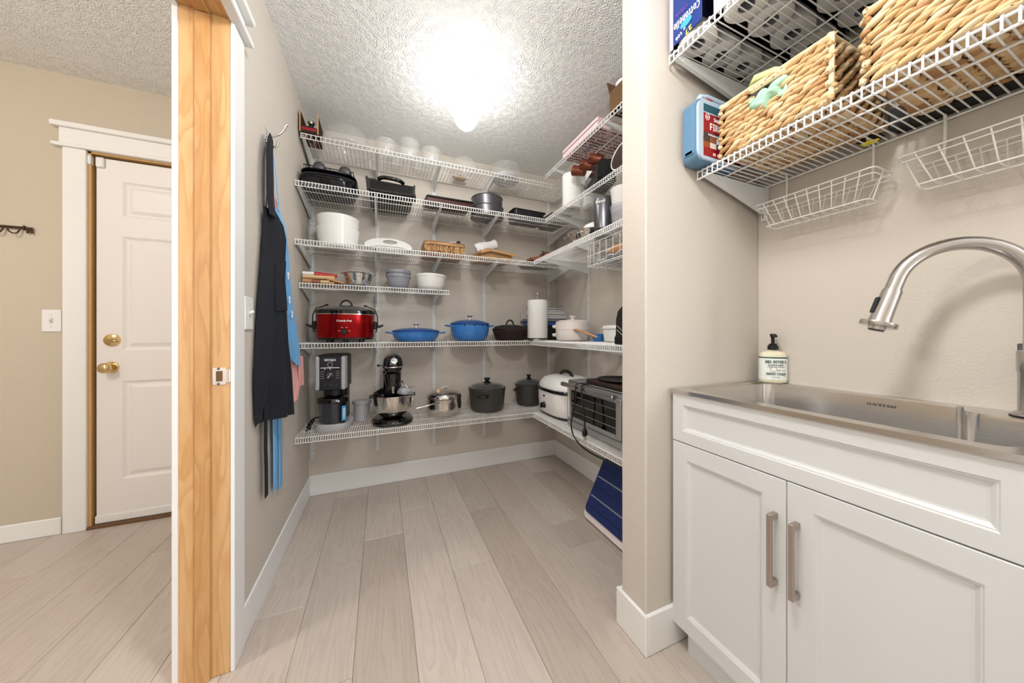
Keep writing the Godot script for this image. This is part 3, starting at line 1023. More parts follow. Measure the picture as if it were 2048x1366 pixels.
func woven_basket(label: String, d0: float, d1: float, hole: bool, bottom_only_front := false) -> Node3D:
	var x0 := 1.052
	var dep := 0.30
	var y := 1.6545
	var hh := 0.180
	var t := thing("woven_basket", label, "basket", V(x0 + dep / 2, y, (d0 + d1) / 2), -PI / 2, "")
	var L := d0 - d1
	var st := S()
	# dark backing: walls set in behind the strands to darken the gaps, open on top
	var hz := dep / 2 - 0.009
	var hx := L / 2 - 0.009
	if hole:
		box(st, Vector3(0, 0.052, hz - 0.003), Vector3(hx * 2, 0.080, 0.006))
		box(st, Vector3(0, hh - 0.016, hz - 0.003), Vector3(hx * 2, 0.012, 0.006))
		box(st, Vector3(-hx / 2 - 0.055, 0.13, hz - 0.003), Vector3(hx - 0.09, 0.09, 0.006))
		box(st, Vector3(hx / 2 + 0.03, 0.13, hz - 0.003), Vector3(hx - 0.08, 0.09, 0.006))
	else:
		box(st, Vector3(0, hh / 2 + 0.004, hz - 0.003), Vector3(hx * 2, hh - 0.012, 0.006))
	box(st, Vector3(0, hh / 2 + 0.004, -hz + 0.003), Vector3(hx * 2, hh - 0.012, 0.006))
	for s in [-1, 1]: box(st, Vector3(s * (hx - 0.003), hh / 2 + 0.004, 0), Vector3(0.006, hh - 0.012, hz * 2))
	box(st, Vector3(0, 0.012, 0), Vector3(hx * 2, 0.008, hz * 2))
	part("dark_backing", st, M.gap_dark, t)
	var hr := Rect2(L / 2 - 0.050, 0.094, 0.088, 0.060) if hole else Rect2()
	weave(t, Vector3(-L / 2, 0.006, dep / 2 - 0.008), Vector3.RIGHT, Vector3.UP, L, hh - 0.012, 12, 9, hr, 0.26, 0.019)
	weave(t, Vector3(L / 2 - 0.008, 0.006, dep / 2), Vector3.FORWARD, Vector3.UP, dep, hh - 0.012, 10, 8, Rect2(), 0.5)
	if not hole: weave(t, Vector3(-L / 2 + 0.008, 0.006, -dep / 2), Vector3.BACK, Vector3.UP, dep, hh - 0.012, 10, 5, Rect2(), 0.3)
	# underside: short strands in bands that run from front to back
	weave(t, Vector3(-L / 2 + 0.008, 0.0078, -dep / 2 + 0.006), Vector3.BACK, Vector3.RIGHT, dep - 0.012, L - 0.016, 11, 12, Rect2(), 0.35, 0.014)
	# rolled rim and corner posts
	for e in [[Vector3(-L / 2, hh - 0.006, dep / 2 - 0.007), Vector3(L / 2, hh - 0.006, dep / 2 - 0.007)], [Vector3(L / 2 - 0.007, hh - 0.006, dep / 2), Vector3(L / 2 - 0.007, hh - 0.006, -dep / 2)], [Vector3(-L / 2 + 0.007, hh - 0.006, dep / 2), Vector3(-L / 2 + 0.007, hh - 0.006, -dep / 2)]]:
		st = S()
		tube(st, [e[0], e[0].lerp(e[1], 0.25) + Vector3(0, 0.001, 0), e[0].lerp(e[1], 0.5), e[0].lerp(e[1], 0.75) + Vector3(0, 0.001, 0), e[1]], 0.0065, 8)
		part("rim_strand", st, M.reed2, t)
	st = S()
	tube(st, [Vector3(L / 2 - 0.005, 0.01, dep / 2 - 0.005), Vector3(L / 2 - 0.004, hh - 0.004, dep / 2 - 0.004)], 0.0062, 8)
	part("corner_strand", st, M.reed2, t)
	if hole:
		st = S()
		box(st, Vector3(-0.006, 0.163, dep / 2 - 0.006), Vector3(0.098, 0.017, 0.017), 0.006)
		var hd := part("wrapped_handle", st, M.floral, t)
		for i in 9:
			st = S()
			ball(st, Vector3(-0.047 + i * 0.0103, 0.163 + (i % 3 - 1) * 0.004, dep / 2 + 0.0025), Vector3(0.0022, 0.0017, 0.0005), 8, 4)
			part("printed_flower", st, [M.leather, M.terracotta, M.kit_teal][i % 3], hd)
	return t

func niche() -> void:
	lump_mesh()
	var q := -PI / 2
	wire_shelf("niche_wire_shelf", "wide white wire shelf above the sink carrying the woven baskets", V(XR, 1.652, 0.79), q, 0.93, 0.372, 0.0181, [0.125, 0.25], [0.79 - 0.772, 0.79 - 0.1], "", true, 0.033, 0.0021, 0.10)
	wire_shelf("niche_wire_shelf", "upper white wire shelf over the sink carrying toilet paper packs", V(XR, 2.02, 0.79), q, 0.93, 0.509, 0.0176, [0.17, 0.34], [0.79 - 0.772, 0.79 - 0.1], "", true, 0.033, 0.0021, 0.10)
	var st := S()
	standard("slotted white wall standard in the corner of the sink niche above the soap bottle", V(XR, 0, 0.772), q, 1.515, 2.05)
	wire_basket("empty white wire basket hung under the niche shelf above the soap bottle", 0.735, 0.425, 1.29)
	wire_basket("empty white wire basket hung under the niche shelf above the faucet", 0.385, 0.03, 1.29)
	woven_basket("woven straw basket with floral wrapped handle holding gloves above the sink", 0.714, 0.424, true)
	woven_basket("woven straw basket without a handle hole at the far right above the sink", 0.372, 0.05, false)
	# what shows in the first basket's handle hole
	var g := thing("rubber_gloves", "mint green rubber glove showing through the handle hole of the straw basket", "gloves", V(1.135, 1.672, 0.575), q)
	st = S()
	sheet(st, func(u: float, v: float) -> Vector3: return Vector3(lerpf(-0.050, 0.052, u), 0.075 + 0.050 * v + 0.006 * sin(u * 11.0 + v * 4.0), 0.072 + 0.020 * sin(PI * u) * sin(PI * v) + 0.009 * sin(u * 17.0 - v * 6.0)), 26, 12, 0.02)
	ball(st, Vector3(0, 0.045, 0.0), Vector3(0.06, 0.045, 0.05), 14, 8)
	ball(st, Vector3(0.028, 0.118, 0.078), Vector3(0.026, 0.012, 0.014), 14, 8, Basis(Vector3.BACK, 0.2))
	ball(st, Vector3(-0.024, 0.092, 0.080), Vector3(0.022, 0.011, 0.013), 14, 8, Basis(Vector3.BACK, -0.3))
	part("glove", st, M.mint, g)
	var sc := thing("cleaning_cloth", "pale green folded cloth poking above the straw basket's handle", "cloth", V(1.150, 1.678, 0.585), q)
	st = S()
	tube(st, [Vector3(0.055, 0.150, 0.06), Vector3(0.02, 0.168, 0.075), Vector3(-0.025, 0.176, 0.085), Vector3(-0.045, 0.166, 0.082), Vector3(-0.02, 0.158, 0.07), Vector3(0.03, 0.146, 0.05), Vector3(0.0, 0.10, 0.0), Vector3(0.0, 0.02, -0.03)], [0.007, 0.011, 0.011, 0.009, 0.008, 0.009, 0.02, 0.03], 10)
	part("cloth", st, M.pale_green, sc)
	var sp := thing("orange_sponge", "orange sponge at the bottom of the straw basket's handle hole", "sponge", V(1.095, 1.668, 0.615), q)
	st = S()
	box(st, Vector3(0, 0.05, 0.0), Vector3(0.04, 0.1, 0.05), 0.008)
	part("sponge", st, M.orange, sp)
	# dark flat case behind the baskets and the yellow bloom beside it
	var bc := thing("black_case", "flat black case lying on the niche shelf behind the straw baskets", "case", V(1.380, 1.6545, 0.24), q)
	st = S()
	box(st, Vector3(0, 0.03, 0), Vector3(0.37, 0.06, 0.058), 0.004)
	part("body", st, M.black_matte, bc)
	st = S()
	box(st, Vector3(0, 0.052, 0), Vector3(0.372, 0.004, 0.060), 0.001)
	part("lid_seam", st, M.black_plastic, bc)
	var yf := thing("yellow_bow", "small yellow bow on a dark pad behind the straw baskets", "bow", V(1.375, 1.6545, 0.470), q)
	st = S()
	box(st, Vector3(0, 0.006, 0), Vector3(0.05, 0.011, 0.04), 0.003)
	part("pad", st, M.black_matte, yf)
	st = S()
	for i in 5: ball(st, Vector3(cos(i * TAU / 5) * 0.012, -0.003, sin(i * TAU / 5) * 0.01), Vector3(0.009, 0.004, 0.008), 10, 6)
	part("petals", st, M.yellow_ink, yf)
	first_aid()
	toilet_paper()
	cabinet()
	soap()

func first_aid() -> void:
	var t := thing("first_aid_kit", "upright blue plastic first aid case with red label at the end of the niche shelf", "first aid kit", V(1.09, 1.6545, 0.752), 0.0)
	t.scale.y = 1.13
	# outline of the case seen from its label side: arched top with a handle
	var pl := rrect(0, 0.092, 0.235, 0.184, 0.026, 5)
	var st := S()
	prism(st, pl, -0.036, 0.012)
	part("rear_shell", st, M.kit_blue, t)
	st = S()
	prism(st, rrect(0, 0.092, 0.227, 0.178, 0.026, 5), 0.012, 0.020)
	part("clear_front_shell", st, M.kit_clear, t)
	st = S()
	tube(st, [Vector3(-0.088, 0.178, 0), Vector3(-0.082, 0.196, 0), Vector3(-0.05, 0.203, 0), Vector3(0.05, 0.203, 0), Vector3(0.082, 0.196, 0), Vector3(0.088, 0.178, 0)], 0.010, 10)
	part("handle", st, M.kit_clear, t)
	st = S()
	box(st, Vector3(-0.118, 0.092, -0.012), Vector3(0.004, 0.145, 0.036), 0.0015)
	part("side_inset", st, M.kit_blue, t)
	st = S()
	box(st, Vector3(-0.117, 0.026, -0.012), Vector3(0.006, 0.012, 0.03), 0.002)
	part("latch", st, M.kit_blue, t)
	st = S()
	box(st, Vector3(-0.045, 0.1925, 0.0), Vector3(0.03, 0.008, 0.022), 0.002)
	part("red_clasp", st, M.red_paint, t)
	st = S()
	box(st, Vector3(0.0, 0.156, 0.0205), Vector3(0.18, 0.022, 0.001))
	part("teal_insert", st, M.kit_teal, t)
	st = S()
	box(st, Vector3(0.005, 0.112, 0.0205), Vector3(0.19, 0.056, 0.001))
	var lb := part("red_label", st, M.crimson, t)
	words("lettering", "Swiss", 0.013, M.white_ink, lb, Vector3(-0.018, 0.127, 0.0213))
	words("lettering", "FIRST AID", 0.021, M.white_ink, lb, Vector3(0.006, 0.103, 0.0213))
	st = S()
	tube(st, arc(Vector3(-0.072, 0.129, 0.0215), Vector3.RIGHT * 0.009, Vector3.UP * 0.009, 0, TAU * 15 / 16.0, 15), 0.0012, 5, true)
	part("emblem_ring", st, M.white_ink, lb)
	st = S()
	box(st, Vector3(-0.072, 0.129, 0.0213), Vector3(0.009, 0.0025, 0.0006))
	box(st, Vector3(-0.072, 0.129, 0.0213), Vector3(0.0025, 0.009, 0.0006))
	part("emblem_cross", st, M.white_ink, lb)
	st = S()
	box(st, Vector3(0.005, 0.078, 0.0205), Vector3(0.19, 0.012, 0.001))
	part("grey_band", st, M.label_grey, t)
	words("lettering", "Professional Series", 0.006, M.white_ink, t, Vector3(-0.03, 0.078, 0.0212))
	var cols := [M.label_grey, M.cream, M.terracotta, M.film_blue, M.paper, M.leather]
	for i in 6:
		for j in 2:
			st = S()
			box(st, Vector3(-0.075 + i * 0.032, 0.064 - j * 0.017, 0.0204 + 0.0002 * ((i + j) % 2)), Vector3(0.032, 0.017, 0.0009))
			part("printed_item", st, cols[(i * 5 + j * 2) % 6], t)
	st = S()
	box(st, Vector3(0.005, 0.026, 0.0205), Vector3(0.19, 0.026, 0.001))
	var lw := part("red_label", st, M.crimson, t)
	words("lettering", "88  1-3  FAMILY", 0.009, M.white_ink, lw, Vector3(0.0, 0.022, 0.0213))

func tp_pack(label: String, d: float, xs: Array, film: Material, side: Material) -> Node3D:
	var t := thing("toilet_paper_pack", label, "toilet paper", V((xs[0] + xs[-1]) / 2, 2.0235, d), -PI / 2)
	var st := S()
	lathe(st, R([0.021, 0.104, 0.021, 0.0, 0.052, 0.0, 0.056, 0.003, 0.056, 0.101, 0.052, 0.104, 0.021, 0.104]), 30)
	var roll := done(st)
	st = S()
	lathe(st, R([0.0, 0.05, 0.0208, 0.05, 0.0208, 0.0015, 0.0198, 0.0015, 0.0198, 0.049, 0.0, 0.049]), 20)
	var core := done(st)
	for x in xs:
		var c: float = (xs[0] + xs[-1]) / 2 - x
		for lay in 3:
			var r := put("paper_roll", roll, M.paper, t, Vector3(0, 0.001 + lay * 0.106, c))
			if lay == 0: put("core", core, M.ceramic_grey, r)
	var n: float = (xs[-1] - xs[0]) / 2 + 0.058
	st = S()
	box(st, Vector3(0, 0.165, n), Vector3(0.116, 0.31, 0.003), 0.001)
	var fr := part("printed_film", st, film, t)
	st = S()
	for s in [-1, 1]: box(st, Vector3(s * 0.058, 0.17, 0), Vector3(0.002, 0.30, n * 2))
	box(st, Vector3(0, 0.165, -n), Vector3(0.116, 0.31, 0.002))
	part("film_side", st, side, t)
	return fr

func toilet_paper() -> void:
	var a := tp_pack("blue printed pack of toilet paper rolls at the wall end of the upper niche shelf", 0.728, [0.967, 1.082, 1.197, 1.312], M.film_blue, M.film_dark)
	words("lettering", "Cottonelle", 0.024, M.white_ink, a, Vector3(0.006, 0.068, 0.2335), Vector3(0, 0, PI), true, 0.56)
	words("lettering", "27", 0.016, M.yellow_ink, a, Vector3(0.014, 0.016, 0.2335), Vector3(0, 0, PI + 0.3))
	words("lettering", "= 108", 0.011, M.white_ink, a, Vector3(-0.015, 0.028, 0.2335), Vector3(0, 0, PI + 0.3))
	words("lettering", "Ultra", 0.013, M.purple_ink, a, Vector3(-0.01, 0.098, 0.2335), Vector3(0, 0, PI))
	var st := S()
	lathe(st, R([0.0, 0.0, 0.016, 0.0, 0.016, 0.0008, 0.0, 0.0008]), 20, 1.3, 0.8, 2.0, Vector3(0.005, 0.048, 0.2333), Basis(Vector3.RIGHT, PI / 2))
	part("printed_badge", st, M.sky_ink, a)
	st = S()
	lathe(st, R([0.0, 0.0, 0.020, 0.0, 0.020, 0.0008, 0.0, 0.0008]), 20, 1.2, 0.8, 2.0, Vector3(0.02, 0.135, 0.2333), Basis(Vector3.RIGHT, PI / 2))
	part("printed_badge", st, M.white_ink, a)
	st = S()
	box(st, Vector3(-0.038, 0.155, 0.2333), Vector3(0.014, 0.31, 0.0008))
	part("film_stripe", st, M.film_lilac, a, Vector3(-0.012, 0.0, 0))
	tp_pack("pack of toilet paper rolls in dark film in the middle of the upper niche shelf", 0.588, [0.985, 1.10, 1.215, 1.330], M.film_lilac, M.film_dark)
	tp_pack("second pack of toilet paper rolls over the handled straw basket, white film front", 0.462, [0.975, 1.09, 1.205, 1.320], M.film_lilac, M.film_dark)
	tp_pack("toilet paper pack in dark and green film over the right straw basket", 0.325, [1.0, 1.115, 1.23, 1.345], M.film_green, M.film_green)

func cabinet() -> void:
	var q := -PI / 2
	var t := thing("sink_cabinet", "white shaker sink cabinet with false drawer front and two doors", "cabinet", V(0.925, 0, 0.79), q)
	# local x runs from the partition wall towards the viewpoint, z out of the front
	var W := 0.66
	var st := S()
	for x in [0.009, W - 0.009]: box(st, Vector3(x, 0.4735, -0.254), Vector3(0.018, 0.787, 0.468), 0.001)
	box(st, Vector3(W / 2, 0.088, -0.254), Vector3(W - 0.036, 0.016, 0.468))
	box(st, Vector3(W / 2, 0.4735, -0.484), Vector3(W - 0.036, 0.787, 0.008))
	box(st, Vector3(W / 2, 0.7875, -0.029), Vector3(W - 0.036, 0.158, 0.018))
	part("body", st, M.cabinet, t)
	st = S()
	box(st, Vector3(W / 2 + 0.02, 0.04, -0.255), Vector3(W - 0.04, 0.079, 0.46))
	part("toe_kick", st, M.cabinet, t)
	var prof := [0.0, -0.019, 0.0, -0.0015, 0.0015, 0.0, 0.052, 0.0, 0.0545, -0.003, 0.0565, -0.003, 0.060, -0.006, 0.063, -0.0085, 0.068, -0.0095]
	st = S()
	panel(st, 0, 0, W, 0.163, [0.0, -0.019, 0.0, -0.0015, 0.0015, 0.0, 0.038, 0.0, 0.0405, -0.003, 0.0425, -0.003, 0.046, -0.006, 0.049, -0.0085, 0.053, -0.0095])
	part("false_drawer_front", st, M.cabinet, t, Vector3(W / 2, 0.7875, 0))
	for k in 2:
		st = S()
		panel(st, 0, 0, W / 2 - 0.0015, 0.621, prof)
		var dr := part("door", st, M.cabinet, t, Vector3(W * (0.25 + 0.5 * k), 0.3925, 0))
		var hx := (W / 4 - 0.023) * (1 if k == 0 else -1)
		var h := S()
		box(h, Vector3(hx, 0.132, 0.026), Vector3(0.011, 0.182, 0.009), 0.0012)
		for s in [-1, 1]: box(h, Vector3(hx, 0.132 + s * 0.0835, 0.0115), Vector3(0.011, 0.015, 0.023), 0.001)
		part("handle", h, M.nickel, dr)
	# drop-in sink: rim plate cut by the bowl outline
	var sk := thing("sink", "drop-in stainless steel utility sink on the white cabinet", "sink", V(0, 0, 0))
	var outl := [Vector2(0.957, -0.765), Vector2(1.388, -0.765), Vector2(1.388, -0.305), Vector2(1.300, -0.285), Vector2(1.300, -0.16), Vector2(0.957, -0.16)]
	var rad := [0.04, 0.045, 0.012, 0.035, 0.045, 0.04]
	var o := PackedVector2Array()
	for i in 6:
		var p: Vector2 = outl[i]
		var a: Vector2 = (outl[(i + 5) % 6] - p).normalized()
		var b: Vector2 = (outl[(i + 1) % 6] - p).normalized()
		var ra: float = rad[i]
		for k in 7:
			var f := k / 6.0
			o.append((p + a * ra).lerp(p, f).lerp(p.lerp(p + b * ra, f), f))
	var rim := CSGCombiner3D.new()
	rim.name = "rim"
	var cb := CSGBox3D.new()
	cb.name = "plate"
	cb.size = Vector3(0.497, 0.012, 0.665)
	cb.position = Vector3(1.1655, 0.874, -0.4585)
	cb.material = M.sink
	rim.add_child(cb)
	var hole := CSGPolygon3D.new()
	hole.name = "cut"
	hole.operation = CSGShape3D.OPERATION_SUBTRACTION
	hole.polygon = o
	hole.depth = 0.3
	hole.rotation.x = PI / 2
	hole.position.y = 0.75
	hole.material = M.sink
	rim.add_child(hole)
	sk.add_child(rim, true)
	st = S()
	var area2 := 0.0
	for i in o.size(): area2 += o[i].cross(o[(i + 1) % o.size()])
	st.set_smooth_group(1)
	var lv := [0.8795, 0.872, 0.71, 0.695, 0.69]
	var ins := [0.0, 0.0025, 0.0035, 0.007, 0.02]
	var cen := Vector2(1.17, -0.46)
	for k in 4:
		for i in o.size():
			var a := o[i]
			var b := o[(i + 1) % o.size()]
			var pa: Vector2 = a + (cen - a).normalized() * ins[k]
			var pb: Vector2 = b + (cen - b).normalized() * ins[k]
			var pc: Vector2 = b + (cen - b).normalized() * ins[k + 1]
			var pd: Vector2 = a + (cen - a).normalized() * ins[k + 1]
			quad(st, Vector3(pa.x, lv[k], pa.y), Vector3(pd.x, lv[k + 1], pd.y), Vector3(pc.x, lv[k + 1], pc.y), Vector3(pb.x, lv[k], pb.y))
	var fo := PackedVector2Array()
	for p in o: fo.append(p + (cen - p).normalized() * 0.019)
	prism(st, fo, -0.002, 0.0, Transform3D(Basis(Vector3.RIGHT, Vector3.BACK, Vector3.DOWN), Vector3(0, 0.688, 0)))
	part("bowl", st, M.sink, sk)
	st = S()
	lathe(st, R([0, 0.0, 0.03, 0.002, 0.045, 0.004, 0.048, 0.001, 0.048, 0]), 28, 1, 1, 2, Vector3(1.17, 0.69, -0.45))
	part("drain", st, M.chrome, sk)
	var lt := words("stamped_lettering", "GLACIER BAY", 0.0075, M.grey_metal, sk, V(1.3842, 0.853, 0.45), Vector3(0, -PI / 2, 0), false)
	lt.scale.z = 0.5
	faucet()

func faucet() -> void:
	var t := thing("faucet", "brushed nickel pull-down kitchen faucet with high arc spout at the sink's back corner", "faucet", V(1.355, 0.8805, 0.203), 0.0)
	var st := S()
	lathe(st, R([0, 0, 0.031, 0, 0.031, 0.004, 0.027, 0.010, 0.0225, 0.012, 0.0225, 0.10, 0.024, 0.103, 0.024, 0.148, 0.0165, 0.152, 0, 0.152]), 32)
	part("body", st, M.faucet, t)
	st = S()
	lathe(st, R([0, -0.0015, 0.033, -0.0015, 0.033, 0.002, 0, 0.002]), 32)
	part("gasket", st, M.black_plastic, t)
	# spout turned towards the back left corner of the bowl
	var dir := Vector3(-0.60, 0, -0.80).normalized()
	var rx := 0.107
	var pts := [Vector3(0, 0.14, 0), Vector3(0, 0.22, 0), Vector3(0, 0.275, 0)]
	var c := dir * rx + Vector3(0, 0.298, 0)
	pts.append_array(arc(c, -dir * rx, Vector3.UP * 0.108, 0.0, PI * 0.93, 22))
	var tip: Vector3 = pts[-1]
	var td: Vector3 = (tip - pts[-2]).normalized()
	pts.append(tip + td * 0.03)
	st = S()
	tube(st, pts, 0.0155, 18)
	part("spout", st, M.faucet, t)
	var hb := Basis(Quaternion(Vector3.UP, td))
	st = S()
	lathe(st, R([0.0, -0.001, 0.0175, -0.001, 0.0185, 0.004, 0.0195, 0.05, 0.0205, 0.075, 0.022, 0.084, 0.035, 0.086, 0.0355, 0.096, 0.034, 0.098, 0.017, 0.098, 0.016, 0.106, 0, 0.106]), 32, 1, 1, 2, tip + td * 0.022, hb)
	var sh := part("spray_head", st, M.faucet, t)
	st = S()
	lathe(st, R([0, 0.105, 0.0145, 0.105, 0.0145, 0.109, 0, 0.109]), 24, 1, 1, 2, tip + td * 0.022, hb)
	part("nozzle", st, M.black_plastic, sh)
	st = S()
	var out := (dir - td * dir.dot(td)).normalized()
	box(st, tip + td * 0.066 + out * 0.0205, Vector3(0.014, 0.042, 0.006), 0.002, Basis(td.cross(out).normalized(), -td, -out))
	part("spray_button", st, M.dark_ink, sh)
	st = S()
	var hd := Vector3(-0.86, 0.08, 0.30).normalized()
	tube(st, [Vector3(0, 0.062, 0), hd * 0.03 + Vector3(0, 0.062, 0)], 0.012, 14)
	tube(st, [hd * 0.028 + Vector3(0, 0.062, 0), hd * 0.034 + Vector3(0, 0.064, 0), hd * 0.05 + Vector3(0, 0.065, 0), hd * 0.062 + Vector3(0, 0.066, 0), hd * 0.067 + Vector3(0, 0.066, 0)], [0.013, 0.017, 0.0185, 0.015, 0.006], 16)
	part("handle", st, M.faucet, t)
	var bk := S()
	box(bk, Vector3(0.028, 0.11, -0.02), Vector3(0.016, 0.11, 0.012), 0.002)
	part("supply_clip", bk, M.grey_metal, t)

func soap() -> void:
	var t := thing("soap_bottle", "hand soap pump bottle with white and dark green label on the sink corner", "soap bottle", V(1.384, 0.8805, 0.732), -0.80)
	var st := S()
	lathe(st, R([0, 0, 0.034, 0, 0.041, 0.006, 0.042, 0.014, 0.042, 0.098, 0.040, 0.109, 0.034, 0.117, 0.022, 0.121, 0.015, 0.122, 0.015, 0.126, 0, 0.126]), 40, 1.0, 0.72, 2.6)
	part("bottle", st, M.soap, t)
	st = S()
	lathe(st, R([0.0422, 0.014, 0.0426, 0.014, 0.0426, 0.098, 0.0422, 0.098]), 40, 1.0, 0.72, 2.6)
	var lb := part("label", st, M.label_white, t)
	st = S()
	lathe(st, R([0.0425, 0.094, 0.0429, 0.094, 0.0429, 0.0985, 0.0425, 0.0985]), 40, 1.0, 0.72, 2.6)
	part("green_band", st, M.green_ink, lb)
	var z := 0.0309
	words("lettering", "MRS. MEYER'S", 0.0105, M.green_ink, lb, Vector3(-0.001, 0.081, z), Vector3.ZERO, true, 0.66)
	words("lettering", "CLEAN DAY", 0.0055, M.green_ink, lb, Vector3(0, 0.0690, z), Vector3.ZERO, true, 1.15)
	words("lettering", "cruelty free - plant derived ingredients", 0.0026, M.green_ink, lb, Vector3(0, 0.0625, z), Vector3.ZERO, false, 0.85)
	words("lettering", "BASIL SCENT", 0.0030, M.green_ink, lb, Vector3(0.017, 0.050, z), Vector3.ZERO, false)
	words("lettering", "HAND SOAP", 0.0095, M.green_ink, lb, Vector3(0, 0.036, z), Vector3.ZERO, true, 0.80)
	words("lettering", "12.5 FL OZ", 0.0038, M.green_ink, lb, Vector3(0, 0.0235, z), Vector3.ZERO, false)
	st = S()
	tube(st, arc(Vector3(-0.007, 0.053, z + 0.0003), Vector3.RIGHT * 0.0105, Vector3.UP * 0.0088, 0, TAU * 19 / 20.0, 19), 0.0005, 5, true)
	part("round_emblem", st, M.red_ink, lb)
	st = S()
	lathe(st, R([0, 0.1255, 0.0165, 0.1255, 0.0165, 0.141, 0.0125, 0.143, 0.0125, 0.148, 0.0065, 0.149, 0.0055, 0.150, 0.0055, 0.170, 0.0085, 0.178, 0.0095, 0.186, 0, 0.187]), 24)
	tube(st, [Vector3(0, 0.180, 0.0), Vector3(0, 0.181, 0.022), Vector3(0, 0.177, 0.036)], [0.006, 0.0055, 0.004], 10)
	part("pump", st, M.black_plastic, t)

# ---------------------------------------------------------------- left wall, hall
# rows: x, y, d of the left edge and x, y, d of the right edge, from top to bottom
func hung(rows: Array, waves: float, amp: float, ph: float) -> Callable:
	return func(u: float, v: float) -> Vector3:
		var n := rows.size() - 1
		var i := mini(int(v * n), n - 1)
		var f := v * n - i
		f = f * f * (3 - 2 * f) * 0.5 + f * 0.5
		var a: Array = rows[i]
		var b: Array = rows[i + 1]
		var l := V(lerpf(a[0], b[0], f), lerpf(a[1], b[1], f), lerpf(a[2], b[2], f))
		var r := V(lerpf(a[3], b[3], f), lerpf(a[4], b[4], f), lerpf(a[5], b[5], f))
		var p := l.lerp(r, u)
		var w := sin(u * waves * TAU + ph + v * 0.8) * amp * (0.35 + 0.65 * v) * sin(PI * clampf(u, 0.0, 1.0)) 
		return p + Vector3(maxf(w, -0.012), 0, 0)

func ribbon(called: String, pts: Array, hw: float, m: Material, parent: Node) -> void:
	var st := S()
	tube(st, pts, hw, 8, false, 0.12, Vector3.RIGHT)
	part(called, st, m, parent)

